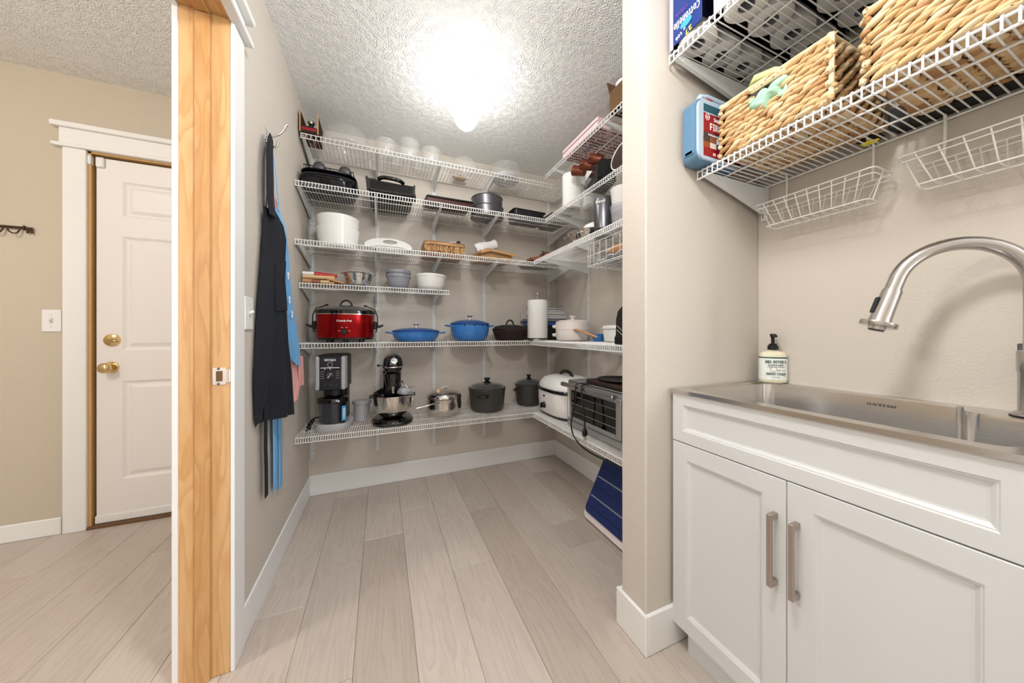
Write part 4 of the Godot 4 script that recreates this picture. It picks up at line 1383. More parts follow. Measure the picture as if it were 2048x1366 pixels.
func left_wall_things() -> void:
	var h := thing("coat_hook", "polished double coat hook on the left pantry wall holding the aprons", "hook", V(XL, 1.875, 1.585), PI / 2)
	var st := S()
	box(st, Vector3(0, 0, 0.002), Vector3(0.018, 0.075, 0.004), 0.0015)
	part("backplate", st, M.chrome, h)
	st = S()
	tube(st, cr([Vector3(0, 0.005, 0.003), Vector3(0, 0.008, 0.02), Vector3(0, 0.022, 0.045), Vector3(0, 0.045, 0.062), Vector3(0, 0.066, 0.070)]), 0.0046, 10)
	ball(st, Vector3(0, 0.068, 0.072), Vector3(0.006, 0.006, 0.006), 12, 8)
	part("upper_arm", st, M.chrome, h)
	st = S()
	tube(st, cr([Vector3(0, -0.015, 0.003), Vector3(0, -0.030, 0.016), Vector3(0, -0.034, 0.030), Vector3(0, -0.026, 0.040), Vector3(0, -0.012, 0.043)]), 0.004, 10)
	ball(st, Vector3(0, -0.010, 0.0435), Vector3(0.005, 0.005, 0.005), 12, 8)
	part("lower_arm", st, M.chrome, h)
	# gingham apron next to the wall, blue one over it, black denim in front
	var g := thing("gingham_apron", "red and white gingham apron hanging rearmost on the hook beside the shelves", "apron")
	st = S()
	sheet(st, hung([[-0.438, 1.66, 1.60, -0.425, 1.66, 1.64], [-0.438, 1.552, 1.58, -0.42, 1.571, 1.765], [-0.440, 1.30, 1.60, -0.415, 1.27, 1.80], [-0.440, 1.013, 1.62, -0.405, 0.98, 1.955], [-0.440, 0.842, 1.64, -0.40, 0.85, 2.005], [-0.440, 0.690, 1.66, -0.40, 0.73, 1.93]], 2.0, 0.006, 0.5), 24, 30, 0.0015)
	part("skirt", st, M.gingham, g)
	st = S()
	sheet(st, hung([[-0.400, 0.95, 1.93, -0.392, 0.945, 2.0], [-0.402, 0.79, 1.96, -0.394, 0.785, 2.035]], 1.0, 0.003, 0.0), 8, 8, 0.0015)
	part("hem_flap", st, M.gingham, g)
	var b := thing("blue_apron", "light blue apron with white stitched motifs between the black and gingham aprons", "apron")
	st = S()
	sheet(st, hung([[-0.432, 1.62, 1.62, -0.415, 1.60, 1.675], [-0.432, 1.54, 1.58, -0.40, 1.539, 1.703], [-0.432, 1.43, 1.56, -0.40, 1.454, 1.744], [-0.434, 1.30, 1.55, -0.40, 1.321, 1.779], [-0.434, 1.20, 1.55, -0.40, 1.225, 1.818], [-0.434, 1.09, 1.55, -0.395, 1.098, 1.878], [-0.434, 0.985, 1.60, -0.39, 0.983, 1.916], [-0.432, 0.97, 1.75, -0.39, 0.897, 1.927]], 2.0, 0.006, 0.0), 24, 34, 0.0015)
	part("skirt", st, M.cotton_blue, b)
	ribbon("neck_strap", [V(-0.425, 1.862, 1.592), V(-0.418, 1.80, 1.605), V(-0.415, 1.70, 1.635), V(-0.414, 1.60, 1.66)], 0.009, M.cotton_blue, b)
	ribbon("tie", [V(-0.425, 1.05, 1.60), V(-0.425, 0.80, 1.645), V(-0.425, 0.60, 1.655), V(-0.425, 0.392, 1.66)], 0.033, M.cotton_blue, b)
	ribbon("tie", [V(-0.432, 1.05, 1.72), V(-0.43, 0.80, 1.735), V(-0.43, 0.60, 1.745), V(-0.43, 0.36, 1.752)], 0.028, M.cotton_blue, b)
	for k in 3:
		st = S()
		var cx := [-0.3995, -0.3985, -0.3965][k] as float
		var cy := [1.335, 1.225, 1.16][k] as float
		var cd := [1.745, 1.765, 1.80][k] as float
		for i in 5:
			var a := PI * i / 5.0
			var v := Vector3(0, sin(a), cos(a)) * 0.018
			tube(st, [V(cx, cy, cd) - v, V(cx, cy, cd) + v], 0.0014, 5)
		part("stitched_motif", st, M.paper, b)
	var k := thing("black_apron", "black denim apron with long neck strap hanging frontmost on the wall hook", "apron")
	var br := [[-0.425, 1.565, 1.50, -0.408, 1.575, 1.585], [-0.425, 1.50, 1.503, -0.39, 1.528, 1.622], [-0.428, 1.370, 1.488, -0.385, 1.474, 1.645], [-0.43, 1.272, 1.479, -0.385, 1.296, 1.618], [-0.43, 1.168, 1.458, -0.38, 1.191, 1.626], [-0.43, 1.053, 1.442, -0.375, 1.029, 1.635], [-0.43, 0.882, 1.423, -0.37, 0.894, 1.670], [-0.43, 0.733, 1.442, -0.365, 0.704, 1.690]]
	st = S()
	sheet(st, hung(br, 1.55, 0.020, 1.2), 40, 44, 0.0022)
	var sk := part("skirt", st, M.denim_black, k)
	# side flap folded towards the viewer and the chest pocket
	st = S()
	sheet(st, hung([[-0.427, 1.36, 1.484, -0.398, 1.37, 1.530], [-0.430, 1.17, 1.452, -0.392, 1.17, 1.505], [-0.430, 1.05, 1.436, -0.390, 1.05, 1.490], [-0.430, 0.90, 1.419, -0.392, 0.94, 1.478], [-0.432, 0.72, 1.438, -0.405, 0.80, 1.455]], 0.5, 0.006, 0.2), 14, 30, 0.0022)
	part("side_flap", st, M.denim_black, k)
	st = S()
	var fs := hung(br, 1.55, 0.020, 1.2)
	sheet(st, func(u: float, v: float) -> Vector3: return fs.call(lerpf(0.50, 0.985, u), lerpf(0.36, 0.60, v)) + Vector3(0.004, 0, 0), 20, 14, 0.003)
	part("pocket", st, M.denim_black, k)
	st = S()
	tube(st, cr([V(-0.418, 1.872, 1.575), V(-0.416, 1.80, 1.548), V(-0.413, 1.70, 1.540), V(-0.412, 1.62, 1.540), V(-0.405, 1.54, 1.545)], 4), [0.024, 0.028, 0.032, 0.036, 0.040, 0.042, 0.043, 0.044, 0.045, 0.045, 0.045, 0.045, 0.045, 0.045, 0.045, 0.045, 0.045], 10, false, 0.13, Vector3.RIGHT)
	part("neck_strap", st, M.denim_black, k)
	ribbon("tie", [V(-0.42, 1.10, 1.47), V(-0.42, 0.90, 1.50), V(-0.42, 0.74, 1.513), V(-0.42, 0.62, 1.512), V(-0.42, 0.52, 1.52), V(-0.42, 0.425, 1.522)], 0.022, M.denim_black, k)
	sk.name = "skirt"
	switch_plate("white single toggle light switch on the left pantry wall beside the casing", V(XL, 1.14, 1.396), PI / 2, 1)

func switch_plate(label: String, at: Vector3, turn: float, n: int) -> void:
	var t := thing("light_switch", label, "light switch", at, turn)
	var st := S()
	box(st, Vector3(0, 0, 0.003), Vector3(0.035 + 0.036 * n, 0.117, 0.006), 0.0025)
	part("cover_plate", st, M.plastic_white, t)
	for k in n:
		var x := (k - (n - 1) / 2.0) * 0.046
		st = S()
		box(st, Vector3(x, 0, 0.0065), Vector3(0.012, 0.026, 0.002), 0.0008)
		part("toggle_surround", st, M.switch_grey, t)
		st = S()
		box(st, Vector3(x, 0.004, 0.0115), Vector3(0.008, 0.010, 0.017), 0.002, Basis(Vector3.RIGHT, -0.5))
		part("toggle", st, M.plastic_white, t)
		for s in [-1, 1]:
			st = S()
			ball(st, Vector3(x, s * 0.030, 0.006), Vector3(0.003, 0.003, 0.0012), 10, 6)
			part("screw", st, M.switch_grey, t)

func hall_things() -> void:
	switch_plate("white toggle light switch on the hall wall left of the door casing", V(-1.612, 1.135, DH), 0.0, 1)
	var t := thing("key_rack", "rusty brown key-shaped hook rail on the hall wall", "hook rail", V(-1.81, 1.612, DH))
	var st := S()
	box(st, Vector3(-0.02, 0, 0.012), Vector3(0.25, 0.012, 0.008), 0.003)
	part("bar", st, M.bronze, t)
	st = S()
	box(st, Vector3(0.108, 0, 0.012), Vector3(0.007, 0.024, 0.011), 0.002)
	box(st, Vector3(0.125, -0.004, 0.012), Vector3(0.026, 0.018, 0.006), 0.002)
	box(st, Vector3(0.120, -0.019, 0.012), Vector3(0.008, 0.016, 0.006), 0.0015)
	box(st, Vector3(0.134, -0.017, 0.012), Vector3(0.008, 0.018, 0.006), 0.0015)
	part("key_bit", st, M.bronze, t)
	for x in [-0.11, -0.035, 0.04, 0.095]:
		st = S()
		tube(st, [Vector3(x, 0.0, 0.016), Vector3(x, -0.018, 0.018), Vector3(x - 0.004, -0.032, 0.024), Vector3(x - 0.012, -0.036, 0.034), Vector3(x - 0.018, -0.028, 0.042), Vector3(x - 0.020, -0.020, 0.044)], 0.003, 8)
		ball(st, Vector3(x - 0.020, -0.019, 0.044), Vector3(0.004, 0.004, 0.004), 10, 6)
		part("hook", st, M.bronze, t)
	for x in [-0.08, 0.06]:
		st = S()
		cyl(st, Vector3(x, 0, 0), Vector3(x, 0, 0.012), 0.005, 10)
		part("standoff", st, M.bronze, t)

# ---------------------------------------------------------------- things on the lowest shelves
const Y6 := 0.502
func pot_lid(t: Node3D, r: float, y: float, m: Material, rise := 0.04) -> Node3D:
	var st := S()
	lathe(st, R([r - 0.004, y + 0.002, r * 0.8, y + rise * 0.55, r * 0.45, y + rise * 0.9, 0.0, y + rise, 0.0, y + rise - 0.003, r * 0.45, y + rise * 0.9 - 0.003, r * 0.8, y + rise * 0.55 - 0.003, r - 0.008, y]), 36)
	var l := part("lid", st, m, t)
	st = S()
	lathe(st, R([r - 0.008, y - 0.001, r, y, r + 0.001, y + 0.004, r - 0.006, y + 0.005]), 36)
	part("lid_band", st, M.grey_metal, l)
	return l

func items_bottom() -> void:
	# frozen dessert machine
	var t := thing("ice_cream_maker", "black and silver ice cream machine with dial at the lowest shelf's left end", "ice cream maker", V(-0.262, Y6, 2.185), -0.12)
	var st := S()
	lathe(st, R([0, 0, 0.094, 0, 0.097, 0.004, 0.097, 0.036, 0.093, 0.040, 0, 0.040]), 40, 1.0, 1.22, 2.7)
	part("base", st, M.silver_plastic, t)
	st = S()
	box(st, Vector3(0, 0.235, -0.065), Vector3(0.122, 0.40, 0.085), 0.012)
	part("column", st, M.black_plastic, t)
	st = S()
	box(st, Vector3(0, 0.338, -0.002), Vector3(0.142, 0.205, 0.205), 0.010)
	var hd := part("head", st, M.black_plastic, t)
	for s in [-1, 1]:
		st = S()
		box(st, Vector3(s * 0.0670, 0.335, 0.074), Vector3(0.022, 0.195, 0.070), 0.007)
		part("silver_cheek", st, M.silver_plastic, hd)
	st = S()
	box(st, Vector3(0, 0.335, 0.1015), Vector3(0.110, 0.19, 0.004), 0.0015)
	var cp := part("control_panel", st, M.dark_ink, hd)
	var fz := 0.1042
	words("lettering", "NINJA", 0.0125, M.white_ink, cp, Vector3(0, 0.412, fz), Vector3.ZERO, true, 1.2)
	st = S()
	tube(st, arc(Vector3(0, 0.384, fz), Vector3.RIGHT * 0.013, Vector3.UP * 0.013, 0, TAU * 17 / 18.0, 17), 0.0013, 6, true)
	part("power_ring", st, M.silver_plastic, cp)
	st = S()
	box(st, Vector3(0, 0.367, fz), Vector3(0.098, 0.004, 0.001))
	part("divider", st, M.white_ink, cp)
	for i in 4:
		for s in [-1, 1]:
			st = S()
			box(st, Vector3(s * 0.040, 0.345 - i * 0.0125, fz), Vector3(0.020, 0.0022, 0.0006))
			part("printed_line", st, M.satin_plate, cp)
	for x in [-0.028, 0.0]:
		st = S()
		ball(st, Vector3(x, 0.359, fz), Vector3(0.0032, 0.0032, 0.0008), 10, 6)
		part("indicator", st, M.white_ink, cp)
	for x in [-0.026, 0.004, 0.034]:
		st = S()
		box(st, Vector3(x, 0.268, fz), Vector3(0.010, 0.005, 0.0006))
		part("printed_line", st, M.grey_metal, cp)
	st = S()
	lathe(st, R([0, 0.016, 0.016, 0.016, 0.0185, 0.013, 0.0205, 0.0, 0, 0]), 28, 1, 1, 2, Vector3(0, 0.322, fz - 0.001), Basis(Vector3.RIGHT, PI / 2))
	var dl := part("dial", st, M.polished, hd)
	st = S()
	box(st, Vector3(0, 0.322, fz + 0.0155), Vector3(0.006, 0.034, 0.006), 0.002, Basis(Vector3.BACK, -0.55))
	part("dial_grip", st, M.silver_plastic, dl)
	st = S()
	cyl(st, Vector3(0, 0.19, 0.015), Vector3(0, 0.236, 0.015), 0.055, 24)
	part("drive_neck", st, M.black_plastic, t)
	st = S()
	lathe(st, R([0, 0.041, 0.066, 0.041, 0.072, 0.046, 0.080, 0.150, 0.080, 0.160, 0, 0.160]), 36, 1, 1, 2, Vector3(0, 0, 0.035))
	part("outer_bowl", st, M.smoked, t)
	st = S()
	lathe(st, R([0, 0.046, 0.052, 0.046, 0.058, 0.15, 0, 0.15]), 28, 1, 1, 2, Vector3(0, 0, 0.035))
	part("inner_pint", st, M.black_plastic, t)
	st = S()
	lathe(st, R([0.0, 0.206, 0.020, 0.205, 0.06, 0.196, 0.083, 0.184, 0.085, 0.180, 0.085, 0.160, 0, 0.160]), 36, 1, 1, 2, Vector3(0, 0, 0.035))
	part("bowl_lid", st, M.black_gloss, t)
	st = S()
	box(st, Vector3(0.062, 0.11, 0.088), Vector3(0.028, 0.13, 0.030), 0.006, Basis(Vector3.UP, 0.6))
	var gr := part("bowl_handle", st, M.black_gloss, t)
	st = S()
	box(st, Vector3(0.0715, 0.100, 0.1010), Vector3(0.022, 0.085, 0.001), 0.0, Basis(Vector3.UP, 0.6))
	part("blue_tag", st, M.sky_ink, gr)
	words("lettering", "CREAMi", 0.012, M.white_ink, gr, Vector3(0.0722, 0.100, 0.1018), Vector3(0, 0.6, PI / 2))
	st = S()
	ball(st, Vector3(0.045, 0.172, 0.108), Vector3(0.006, 0.006, 0.006), 12, 8)
	part("release_button", st, M.white_ink, t)
	st = S()
	tube(st, cr([Vector3(-0.05, 0.06, -0.105), Vector3(-0.09, 0.05, -0.06), Vector3(-0.115, 0.055, 0.0), Vector3(-0.135, 0.03, 0.03), Vector3(-0.118, 0.008, 0.055), Vector3(-0.112, 0.02, 0.075), Vector3(-0.125, 0.008, 0.095)]), 0.004, 8)
	for i in 3: ball(st, Vector3(-0.118 - i * 0.004, 0.045 - i * 0.012, 0.01 + i * 0.02), Vector3(0.013, 0.011, 0.013), 10, 8)
	part("bundled_cord", st, M.black_plastic, t)
	# pint tub
	t = thing("pint_tub", "clear pint tub with grey lid between the ice cream machine and the stand mixer", "tub", V(-0.118, Y6, 2.265))
	st = S()
	lathe(st, R([0, 0, 0.040, 0, 0.045, 0.004, 0.051, 0.12, 0.049, 0.12, 0.043, 0.006, 0, 0.004]), 32)
	part("tub", st, M.pint_clear, t)
	st = S()
	lathe(st, R([0.053, 0.112, 0.0565, 0.113, 0.0565, 0.128, 0.053, 0.132, 0, 0.134]), 32)
	part("lid", st, M.ceramic_grey, t)
	mixer()
	saucepan()
	for k in 2:
		var sc := [1.0, 0.80][k] as float
		t = thing("stockpot", ["large black stockpot with glass lid in the middle of the lowest shelf", "smaller black stockpot with glass lid in the corner behind the white roaster oven"][k], "stockpot", V([0.722, 1.085][k], Y6, [2.225, 2.27][k]), -0.15)
		st = S()
		lathe(st, R([0, 0, 0.100, 0, 0.116, 0.008, 0.124, 0.03, 0.134, 0.152, 0.138, 0.158, 0.138, 0.165, 0.132, 0.166, 0.126, 0.15, 0.114, 0.02, 0, 0.012]), 44, sc, sc)
		part("body", st, M.anodised, t)
		pot_lid(t, 0.135 * sc, 0.167, M.lid_glass, 0.036)
		st = S()
		lathe(st, R([0, 0.19, 0.026, 0.19, 0.028, 0.206, 0.020, 0.210, 0.014, 0.213, 0.016, 0.222, 0.024, 0.228, 0.022, 0.237, 0, 0.239]), 24, sc, sc)
		part("knob", st, M.black_plastic, t)
		for s in [0, 1]:
			st = S()
			var bs := Basis(Vector3.UP, [-0.40, PI - 0.40][s] - 0.9 * k)
			var rr := 0.134 * sc
			var q := []
			for p in [[-0.036, 0.0], [-0.032, 0.022], [-0.02, 0.028], [0.02, 0.028], [0.032, 0.022], [0.036, 0.0]]: q.append(bs * Vector3(p[0], 0.122, rr - 0.01 + p[1] * 0.9))
			tube(st, q, 0.0085, 10)
			part("side_handle", st, M.black_plastic, t)

func mixer() -> void:
	var t := thing("stand_mixer", "glossy black stand mixer with steel bowl on the lowest pantry shelf", "mixer", V(0.066, Y6, 2.175), 0.0)
	var st := S()
	lathe(st, R([0, 0, 0.112, 0, 0.122, 0.008, 0.123, 0.020, 0.112, 0.032, 0.080, 0.040, 0, 0.042]), 44, 1.0, 1.12, 2.8, Vector3(0, 0, 0.02))
	part("base", st, M.black_gloss, t)
	st = S()
	var pr := R([0.0, 0.03, 0.075, 0.03, 0.068, 0.12, 0.062, 0.22, 0.060, 0.28, 0.064, 0.32, 0, 0.33])
	lathe(st, pr, 28, 0.92, 0.75, 3.0, Vector3(0, 0, -0.075))
	for s in [-1, 1]:
		tube(st, [Vector3(s * 0.055, 0.19, -0.06), Vector3(s * 0.10, 0.175, -0.04), Vector3(s * 0.122, 0.168, 0.01)], [0.022, 0.015, 0.010], 12)
	part("column", st, M.black_gloss, t)
	# motor head: a rounded body lying along z
	st = S()
	var bs := Basis(Vector3.RIGHT, PI / 2)
	var hp := R([0, 0.165, 0.030, 0.160, 0.048, 0.145, 0.0565, 0.115, 0.060, 0.05, 0.060, -0.06, 0.055, -0.13, 0.038, -0.158, 0, -0.165])
	lathe(st, hp, 36, 1.0, 1.06, 2.3, Vector3(0, 0.372, -0.01), bs)
	var hd := part("motor_head", st, M.black_gloss, t)
	st = S()
	lathe(st, R([0.0590, -0.11, 0.0620, -0.11, 0.0622, 0.112, 0.0600, 0.118, 0.0575, 0.118]), 48, 1.0, 0.12, 9.0, Vector3(0, 0.361, -0.01), bs)
	part("trim_band", st, M.polished, hd)
	st = S()
	lathe(st, R([0.0, 0.1685, 0.034, 0.1620, 0.0505, 0.1470, 0.0600, 0.116]), 48, 1.0, 0.12, 9.0, Vector3(0, 0.361, -0.008), bs)
	part("trim_band", st, M.polished, hd)
	st = S()
	lathe(st, R([0, 0.0, 0.020, 0.0, 0.021, 0.006, 0.018, 0.009, 0, 0.010]), 24, 1, 1, 2, Vector3(0.004, 0.396, 0.143), bs * Basis(Vector3.RIGHT, -0.55))
	var hub := part("attachment_hub", st, M.chrome, hd)
	words("lettering", "K", 0.014, M.chrome, hub, Vector3(0.003, 0.4225, 0.1345), Vector3(-1.0, 0, 0))
	st = S()
	lathe(st, R([0, 0.24, 0.040, 0.24, 0.046, 0.262, 0.048, 0.285, 0.050, 0.318, 0, 0.322]), 30, 1.0, 1.05, 2.2, Vector3(0, 0, 0.075))
	part("planetary_housing", st, M.black_gloss, hd)
	st = S()
	cyl(st, Vector3(0, 0.19, 0.075), Vector3(0, 0.245, 0.075), 0.009, 14)
	part("beater_shaft", st, M.polished, hd)
	st = S()
	tube(st, [Vector3(-0.060, 0.362, 0.01), Vector3(-0.080, 0.362, 0.014)], 0.003, 8)
	ball(st, Vector3(-0.085, 0.362, 0.015), Vector3(0.008, 0.008, 0.008), 14, 10)
	part("speed_lever", st, M.black_gloss, hd)
	# bowl
	st = S()
	lathe(st, R([0, 0.052, 0.050, 0.052, 0.056, 0.056, 0.085, 0.078, 0.103, 0.11, 0.110, 0.145, 0.1135, 0.188, 0.1165, 0.190, 0.1155, 0.193, 0.111, 0.19, 0.107, 0.145, 0.100, 0.112, 0.082, 0.082, 0, 0.060]), 52, 1.05, 1.05, 2, Vector3(0, -0.010, 0.045))
	var bw := part("bowl", st, M.polished, t)
	st = S()
	tube(st, [Vector3(0.09, 0.176, 0.108), Vector3(0.112, 0.172, 0.135), Vector3(0.118, 0.150, 0.140), Vector3(0.112, 0.118, 0.128), Vector3(0.098, 0.110, 0.108)], 0.006, 10, false, 0.7)
	part("bowl_handle", st, M.polished, bw)
	for s in [-1, 1]:
		st = S()
		cyl(st, Vector3(s * 0.113, 0.172, 0.035), Vector3(s * 0.137, 0.172, 0.035), 0.011, 14, -1, 0.002)
		part("bowl_pin", st, M.black_gloss, bw)
	# wire bowl shield standing askew on the right
	st = S()
	tube(st, [Vector3(0.052, 0.262, 0.05), Vector3(0.058, 0.258, 0.06), Vector3(0.098, 0.205, 0.09), Vector3(0.122, 0.178, 0.075)], 0.004, 8)
	tube(st, [Vector3(0.062, 0.207, -0.02), Vector3(0.155, 0.213, 0.0)], 0.003, 8)
	part("lift_lever", st, M.chrome, t)
	st = S()
	lathe(st, R([0.10, 0.0, 0.111, 0.002, 0.104, 0.022, 0.07, 0.04, 0.066, 0.038, 0.095, 0.02]), 24, 0.40, 0.4, 2.0, Vector3(0.066, 0.188, 0.09), Basis(Vector3.BACK, -0.1))
	part("pouring_chute", st, M.pint_clear, t)

func saucepan() -> void:
	var t := thing("saucepan", "polished stainless saucepan with lid and long handle beside the stand mixer", "saucepan", V(0.405, Y6, 2.215), 0.0)
	var st := S()
	lathe(st, R([0, 0, 0.085, 0, 0.106, 0.010, 0.117, 0.034, 0.119, 0.07, 0.117, 0.118, 0.119, 0.122, 0.115, 0.124, 0.0, 0.12]), 52)
	part("body", st, M.polished, t)
	st = S()
	lathe(st, R([0.118, 0.124, 0.119, 0.128, 0.112, 0.146, 0.098, 0.158, 0.055, 0.168, 0, 0.172]), 52)
	var ld := part("lid", st, M.polished, t)
	st = S()
	cyl(st, Vector3(0.01, 0.168, 0.0), Vector3(0.01, 0.188, 0.0), 0.006, 12)
	tube(st, [Vector3(-0.03, 0.184, 0.0), Vector3(0.035, 0.198, 0.0)], 0.004, 8, false, 0.6)
	part("lid_grip", st, M.polished, ld)
	st = S()
	lathe(st, R([0, 0.0, 0.011, 0.0, 0.014, 0.005, 0.014, 0.018, 0.011, 0.023, 0, 0.024]), 20, 1, 1, 2, Vector3(-0.046, 0.160, 0.03))
	part("cork_knob", st, M.light_wood, ld)
	st = S()
	tube(st, [Vector3(-0.055, 0.108, 0.102), Vector3(-0.09, 0.106, 0.12), Vector3(-0.15, 0.094, 0.125), Vector3(-0.19, 0.088, 0.128), Vector3(-0.205, 0.087, 0.129)], [0.008, 0.0065, 0.006, 0.0085, 0.006], 10)
	part("handle", st, M.polished, t)

# ---------------------------------------------------------------- counter-height shelves
const Y5 := 1.0145
func items_counter() -> void:
	var t := thing("slow_cooker", "red oval slow cooker with black lid on the counter-height back shelf", "slow cooker", V(-0.205, Y5, 2.235), 0.0)
	var st := S()
	lathe(st, R([0, 0.014, 0.150, 0.014, 0.156, 0.018, 0.157, 0.030, 0, 0.030]), 52, 1.0, 0.74, 2.5)
	part("base_band", st, M.black_plastic, t)
	st = S()
	lathe(st, R([0.158, 0.028, 0.162, 0.034, 0.163, 0.165, 0.160, 0.168]), 56, 1.0, 0.74, 2.5)
	var bd := part("body", st, M.red_metal, t)
	for s in [[-1, 1], [1, 1], [-1, -1], [1, -1], [0.05, 1.35]]:
		st = S()
		cyl(st, Vector3(s[0] * 0.088, 0, s[1] * 0.060), Vector3(s[0] * 0.088, 0.016, s[1] * 0.060), 0.015, 14)
		part("foot", st, M.black_plastic, t)
	st = S()
	lathe(st, R([0.160, 0.165, 0.166, 0.167, 0.166, 0.172, 0.158, 0.173]), 56, 1.0, 0.74, 2.5)
	part("steel_rim", st, M.polished, t)
	st = S()
	lathe(st, R([0.150, 0.173, 0.167, 0.174, 0.168, 0.190, 0.163, 0.196, 0.150, 0.197]), 56, 1.0, 0.74, 2.5)
	part("gasket_rim", st, M.black_gloss, t)
	st = S()
	lathe(st, R([0.160, 0.196, 0.135, 0.208, 0.08, 0.222, 0.03, 0.226, 0, 0.227, 0, 0.223, 0.08, 0.217, 0.135, 0.203, 0.155, 0.194]), 48, 1.0, 0.74, 2.5)
	var ld := part("glass_lid", st, M.lid_glass, t)
	st = S()
	tube(st, arc(Vector3(0.0, 0.221, 0.0), Vector3.RIGHT * 0.033, Vector3.UP * 0.040, 0, PI, 12), 0.0055, 10)
	box(st, Vector3(0, 0.226, 0), Vector3(0.075, 0.006, 0.02), 0.002)
	part("lid_handle", st, M.black_plastic, ld)
	for s in [-1, 1]:
		st = S()
		box(st, Vector3(s * 0.168, 0.104, 0.0), Vector3(0.018, 0.05, 0.05), 0.005)
		tube(st, [Vector3(s * 0.168, 0.098, 0), Vector3(s * 0.195, 0.097, 0), Vector3(s * 0.215, 0.108, 0)], [0.014, 0.012, 0.009], 12, false, 0.7)
		part("side_handle", st, M.black_plastic, t)
		st = S()
		tube(st, [Vector3(s * 0.172, 0.06, 0.01), Vector3(s * 0.182, 0.10, 0.012), Vector3(s * 0.180, 0.165, 0.01), Vector3(s * 0.165, 0.205, 0.005), Vector3(s * 0.11, 0.228, 0.0)], 0.0035, 8)
		ball(st, Vector3(s * 0.108, 0.229, 0), Vector3(0.010, 0.006, 0.007), 10, 6)
		part("lid_clip", st, M.black_plastic, t)
	words("lettering", "Crock-Pot", 0.012, M.white_ink, bd, Vector3(0.0, 0.128, 0.1212), Vector3.ZERO, true, 1.05)
	st = S()
	lathe(st, R([0, 0.020, 0.015, 0.019, 0.017, 0.004, 0.019, 0, 0, 0]), 24, 1, 1, 2, Vector3(0.0, 0.063, 0.1200), Basis(Vector3.RIGHT, PI / 2))
	var kn := part("control_knob", st, M.black_plastic, t)
	st = S()
	box(st, Vector3(0, 0.063, 0.140), Vector3(0.005, 0.034, 0.008), 0.0015)
	part("knob_grip", st, M.dark_metal, kn)
	for e in [[-0.027, 0.068], [0.027, 0.068], [-0.012, 0.088], [0.012, 0.088]]:
		st = S()
		box(st, Vector3(e[0], e[1], 0.1212), Vector3(0.010, 0.002, 0.0006))
		part("printed_mark", st, M.white_ink, bd)
	# blue braiser
	t = thing("blue_braiser", "low wide blue enamel braiser with lid beside the red slow cooker", "braiser", V(0.218, Y5, 2.24), 0.06)
	st = S()
	lathe(st, R([0, 0, 0.110, 0, 0.128, 0.008, 0.144, 0.036, 0.149, 0.058, 0.151, 0.062, 0.146, 0.064, 0, 0.06]), 48, 1.03, 1.0)
	part("body", st, M.blue_enamel, t)
	st = S()
	lathe(st, R([0.151, 0.064, 0.152, 0.070, 0.148, 0.074, 0.10, 0.086, 0.02, 0.092, 0, 0.092]), 48, 1.03, 1.0)
	part("lid", st, M.blue_dark, t)
	st = S()
	lathe(st, R([0, 0.090, 0.010, 0.091, 0.007, 0.098, 0.009, 0.108, 0.021, 0.112, 0.022, 0.117, 0, 0.120]), 24)
	part("knob", st, M.chrome, t)
	for s in [-1, 1]:
		st = S()
		tube(st, [Vector3(s * 0.140, 0.054, -0.05), Vector3(s * 0.165, 0.056, -0.045), Vector3(s * 0.188, 0.059, -0.02), Vector3(s * 0.188, 0.059, 0.02), Vector3(s * 0.165, 0.056, 0.045), Vector3(s * 0.140, 0.054, 0.05)], 0.010, 10, false, 0.55)
		part("loop_handle", st, M.blue_enamel, t)
	# blue dutch oven
	t = thing("blue_dutch_oven", "deep round blue enamel dutch oven with lid on the counter-height shelf", "dutch oven", V(0.595, Y5, 2.24), 0.05)
	st = S()
	lathe(st, R([0, 0, 0.095, 0, 0.112, 0.006, 0.130, 0.035, 0.138, 0.070, 0.140, 0.112, 0.137, 0.114, 0, 0.11]), 48)
	part("body", st, M.blue_enamel, t)
	st = S()
	lathe(st, R([0.139, 0.114, 0.143, 0.117, 0.143, 0.123, 0.136, 0.130, 0.09, 0.146, 0.03, 0.153, 0, 0.153]), 48)
	var dl := part("lid", st, M.blue_dark, t)
	for a in [-0.55, -0.1, 0.4, 0.75]:
		st = S()
		box(st, Vector3(sin(a) * 0.1415, 0.110, cos(a) * 0.1415), Vector3(0.007, 0.013, 0.004), 0.001, Basis(Vector3.UP, a))
		part("lid_nub", st, M.enamel_navy, dl)
	st = S()
	lathe(st, R([0, 0.151, 0.011, 0.152, 0.008, 0.160, 0.010, 0.172, 0.023, 0.178, 0.024, 0.183, 0, 0.187]), 24)
	part("knob", st, M.chrome, t)
	for s in [-1, 1]:
		st = S()
		tube(st, [Vector3(s * 0.132, 0.104, -0.048), Vector3(s * 0.155, 0.106, -0.042), Vector3(s * 0.175, 0.109, -0.018), Vector3(s * 0.175, 0.109, 0.018), Vector3(s * 0.155, 0.106, 0.042), Vector3(s * 0.132, 0.104, 0.048)], 0.010, 10, false, 0.55)
		part("loop_handle", st, M.blue_enamel, t)
	# cast iron combo cooker
	t = thing("cast_iron_cooker", "dark brown cast iron deep skillet with domed lid left of the paper towel stand", "skillet", V(0.920, Y5, 2.262), 0.3)
	st = S()
	lathe(st, R([0, 0, 0.105, 0, 0.112, 0.006, 0.134, 0.072, 0.138, 0.075, 0.136, 0.079, 0, 0.07]), 44)
	part("body", st, M.rust_iron, t)
	st = S()
	lathe(st, R([0.137, 0.079, 0.139, 0.083, 0.132, 0.092, 0.112, 0.108, 0.06, 0.118, 0, 0.120]), 44)
	var cl := part("lid", st, M.cast_iron, t)
	st = S()
	tube(st, arc(Vector3(0, 0.112, 0), Vector3.RIGHT * 0.036, Vector3.UP * 0.043, 0, PI, 12), 0.006, 10)
	part("lid_handle", st, M.cast_iron, cl)
	st = S()
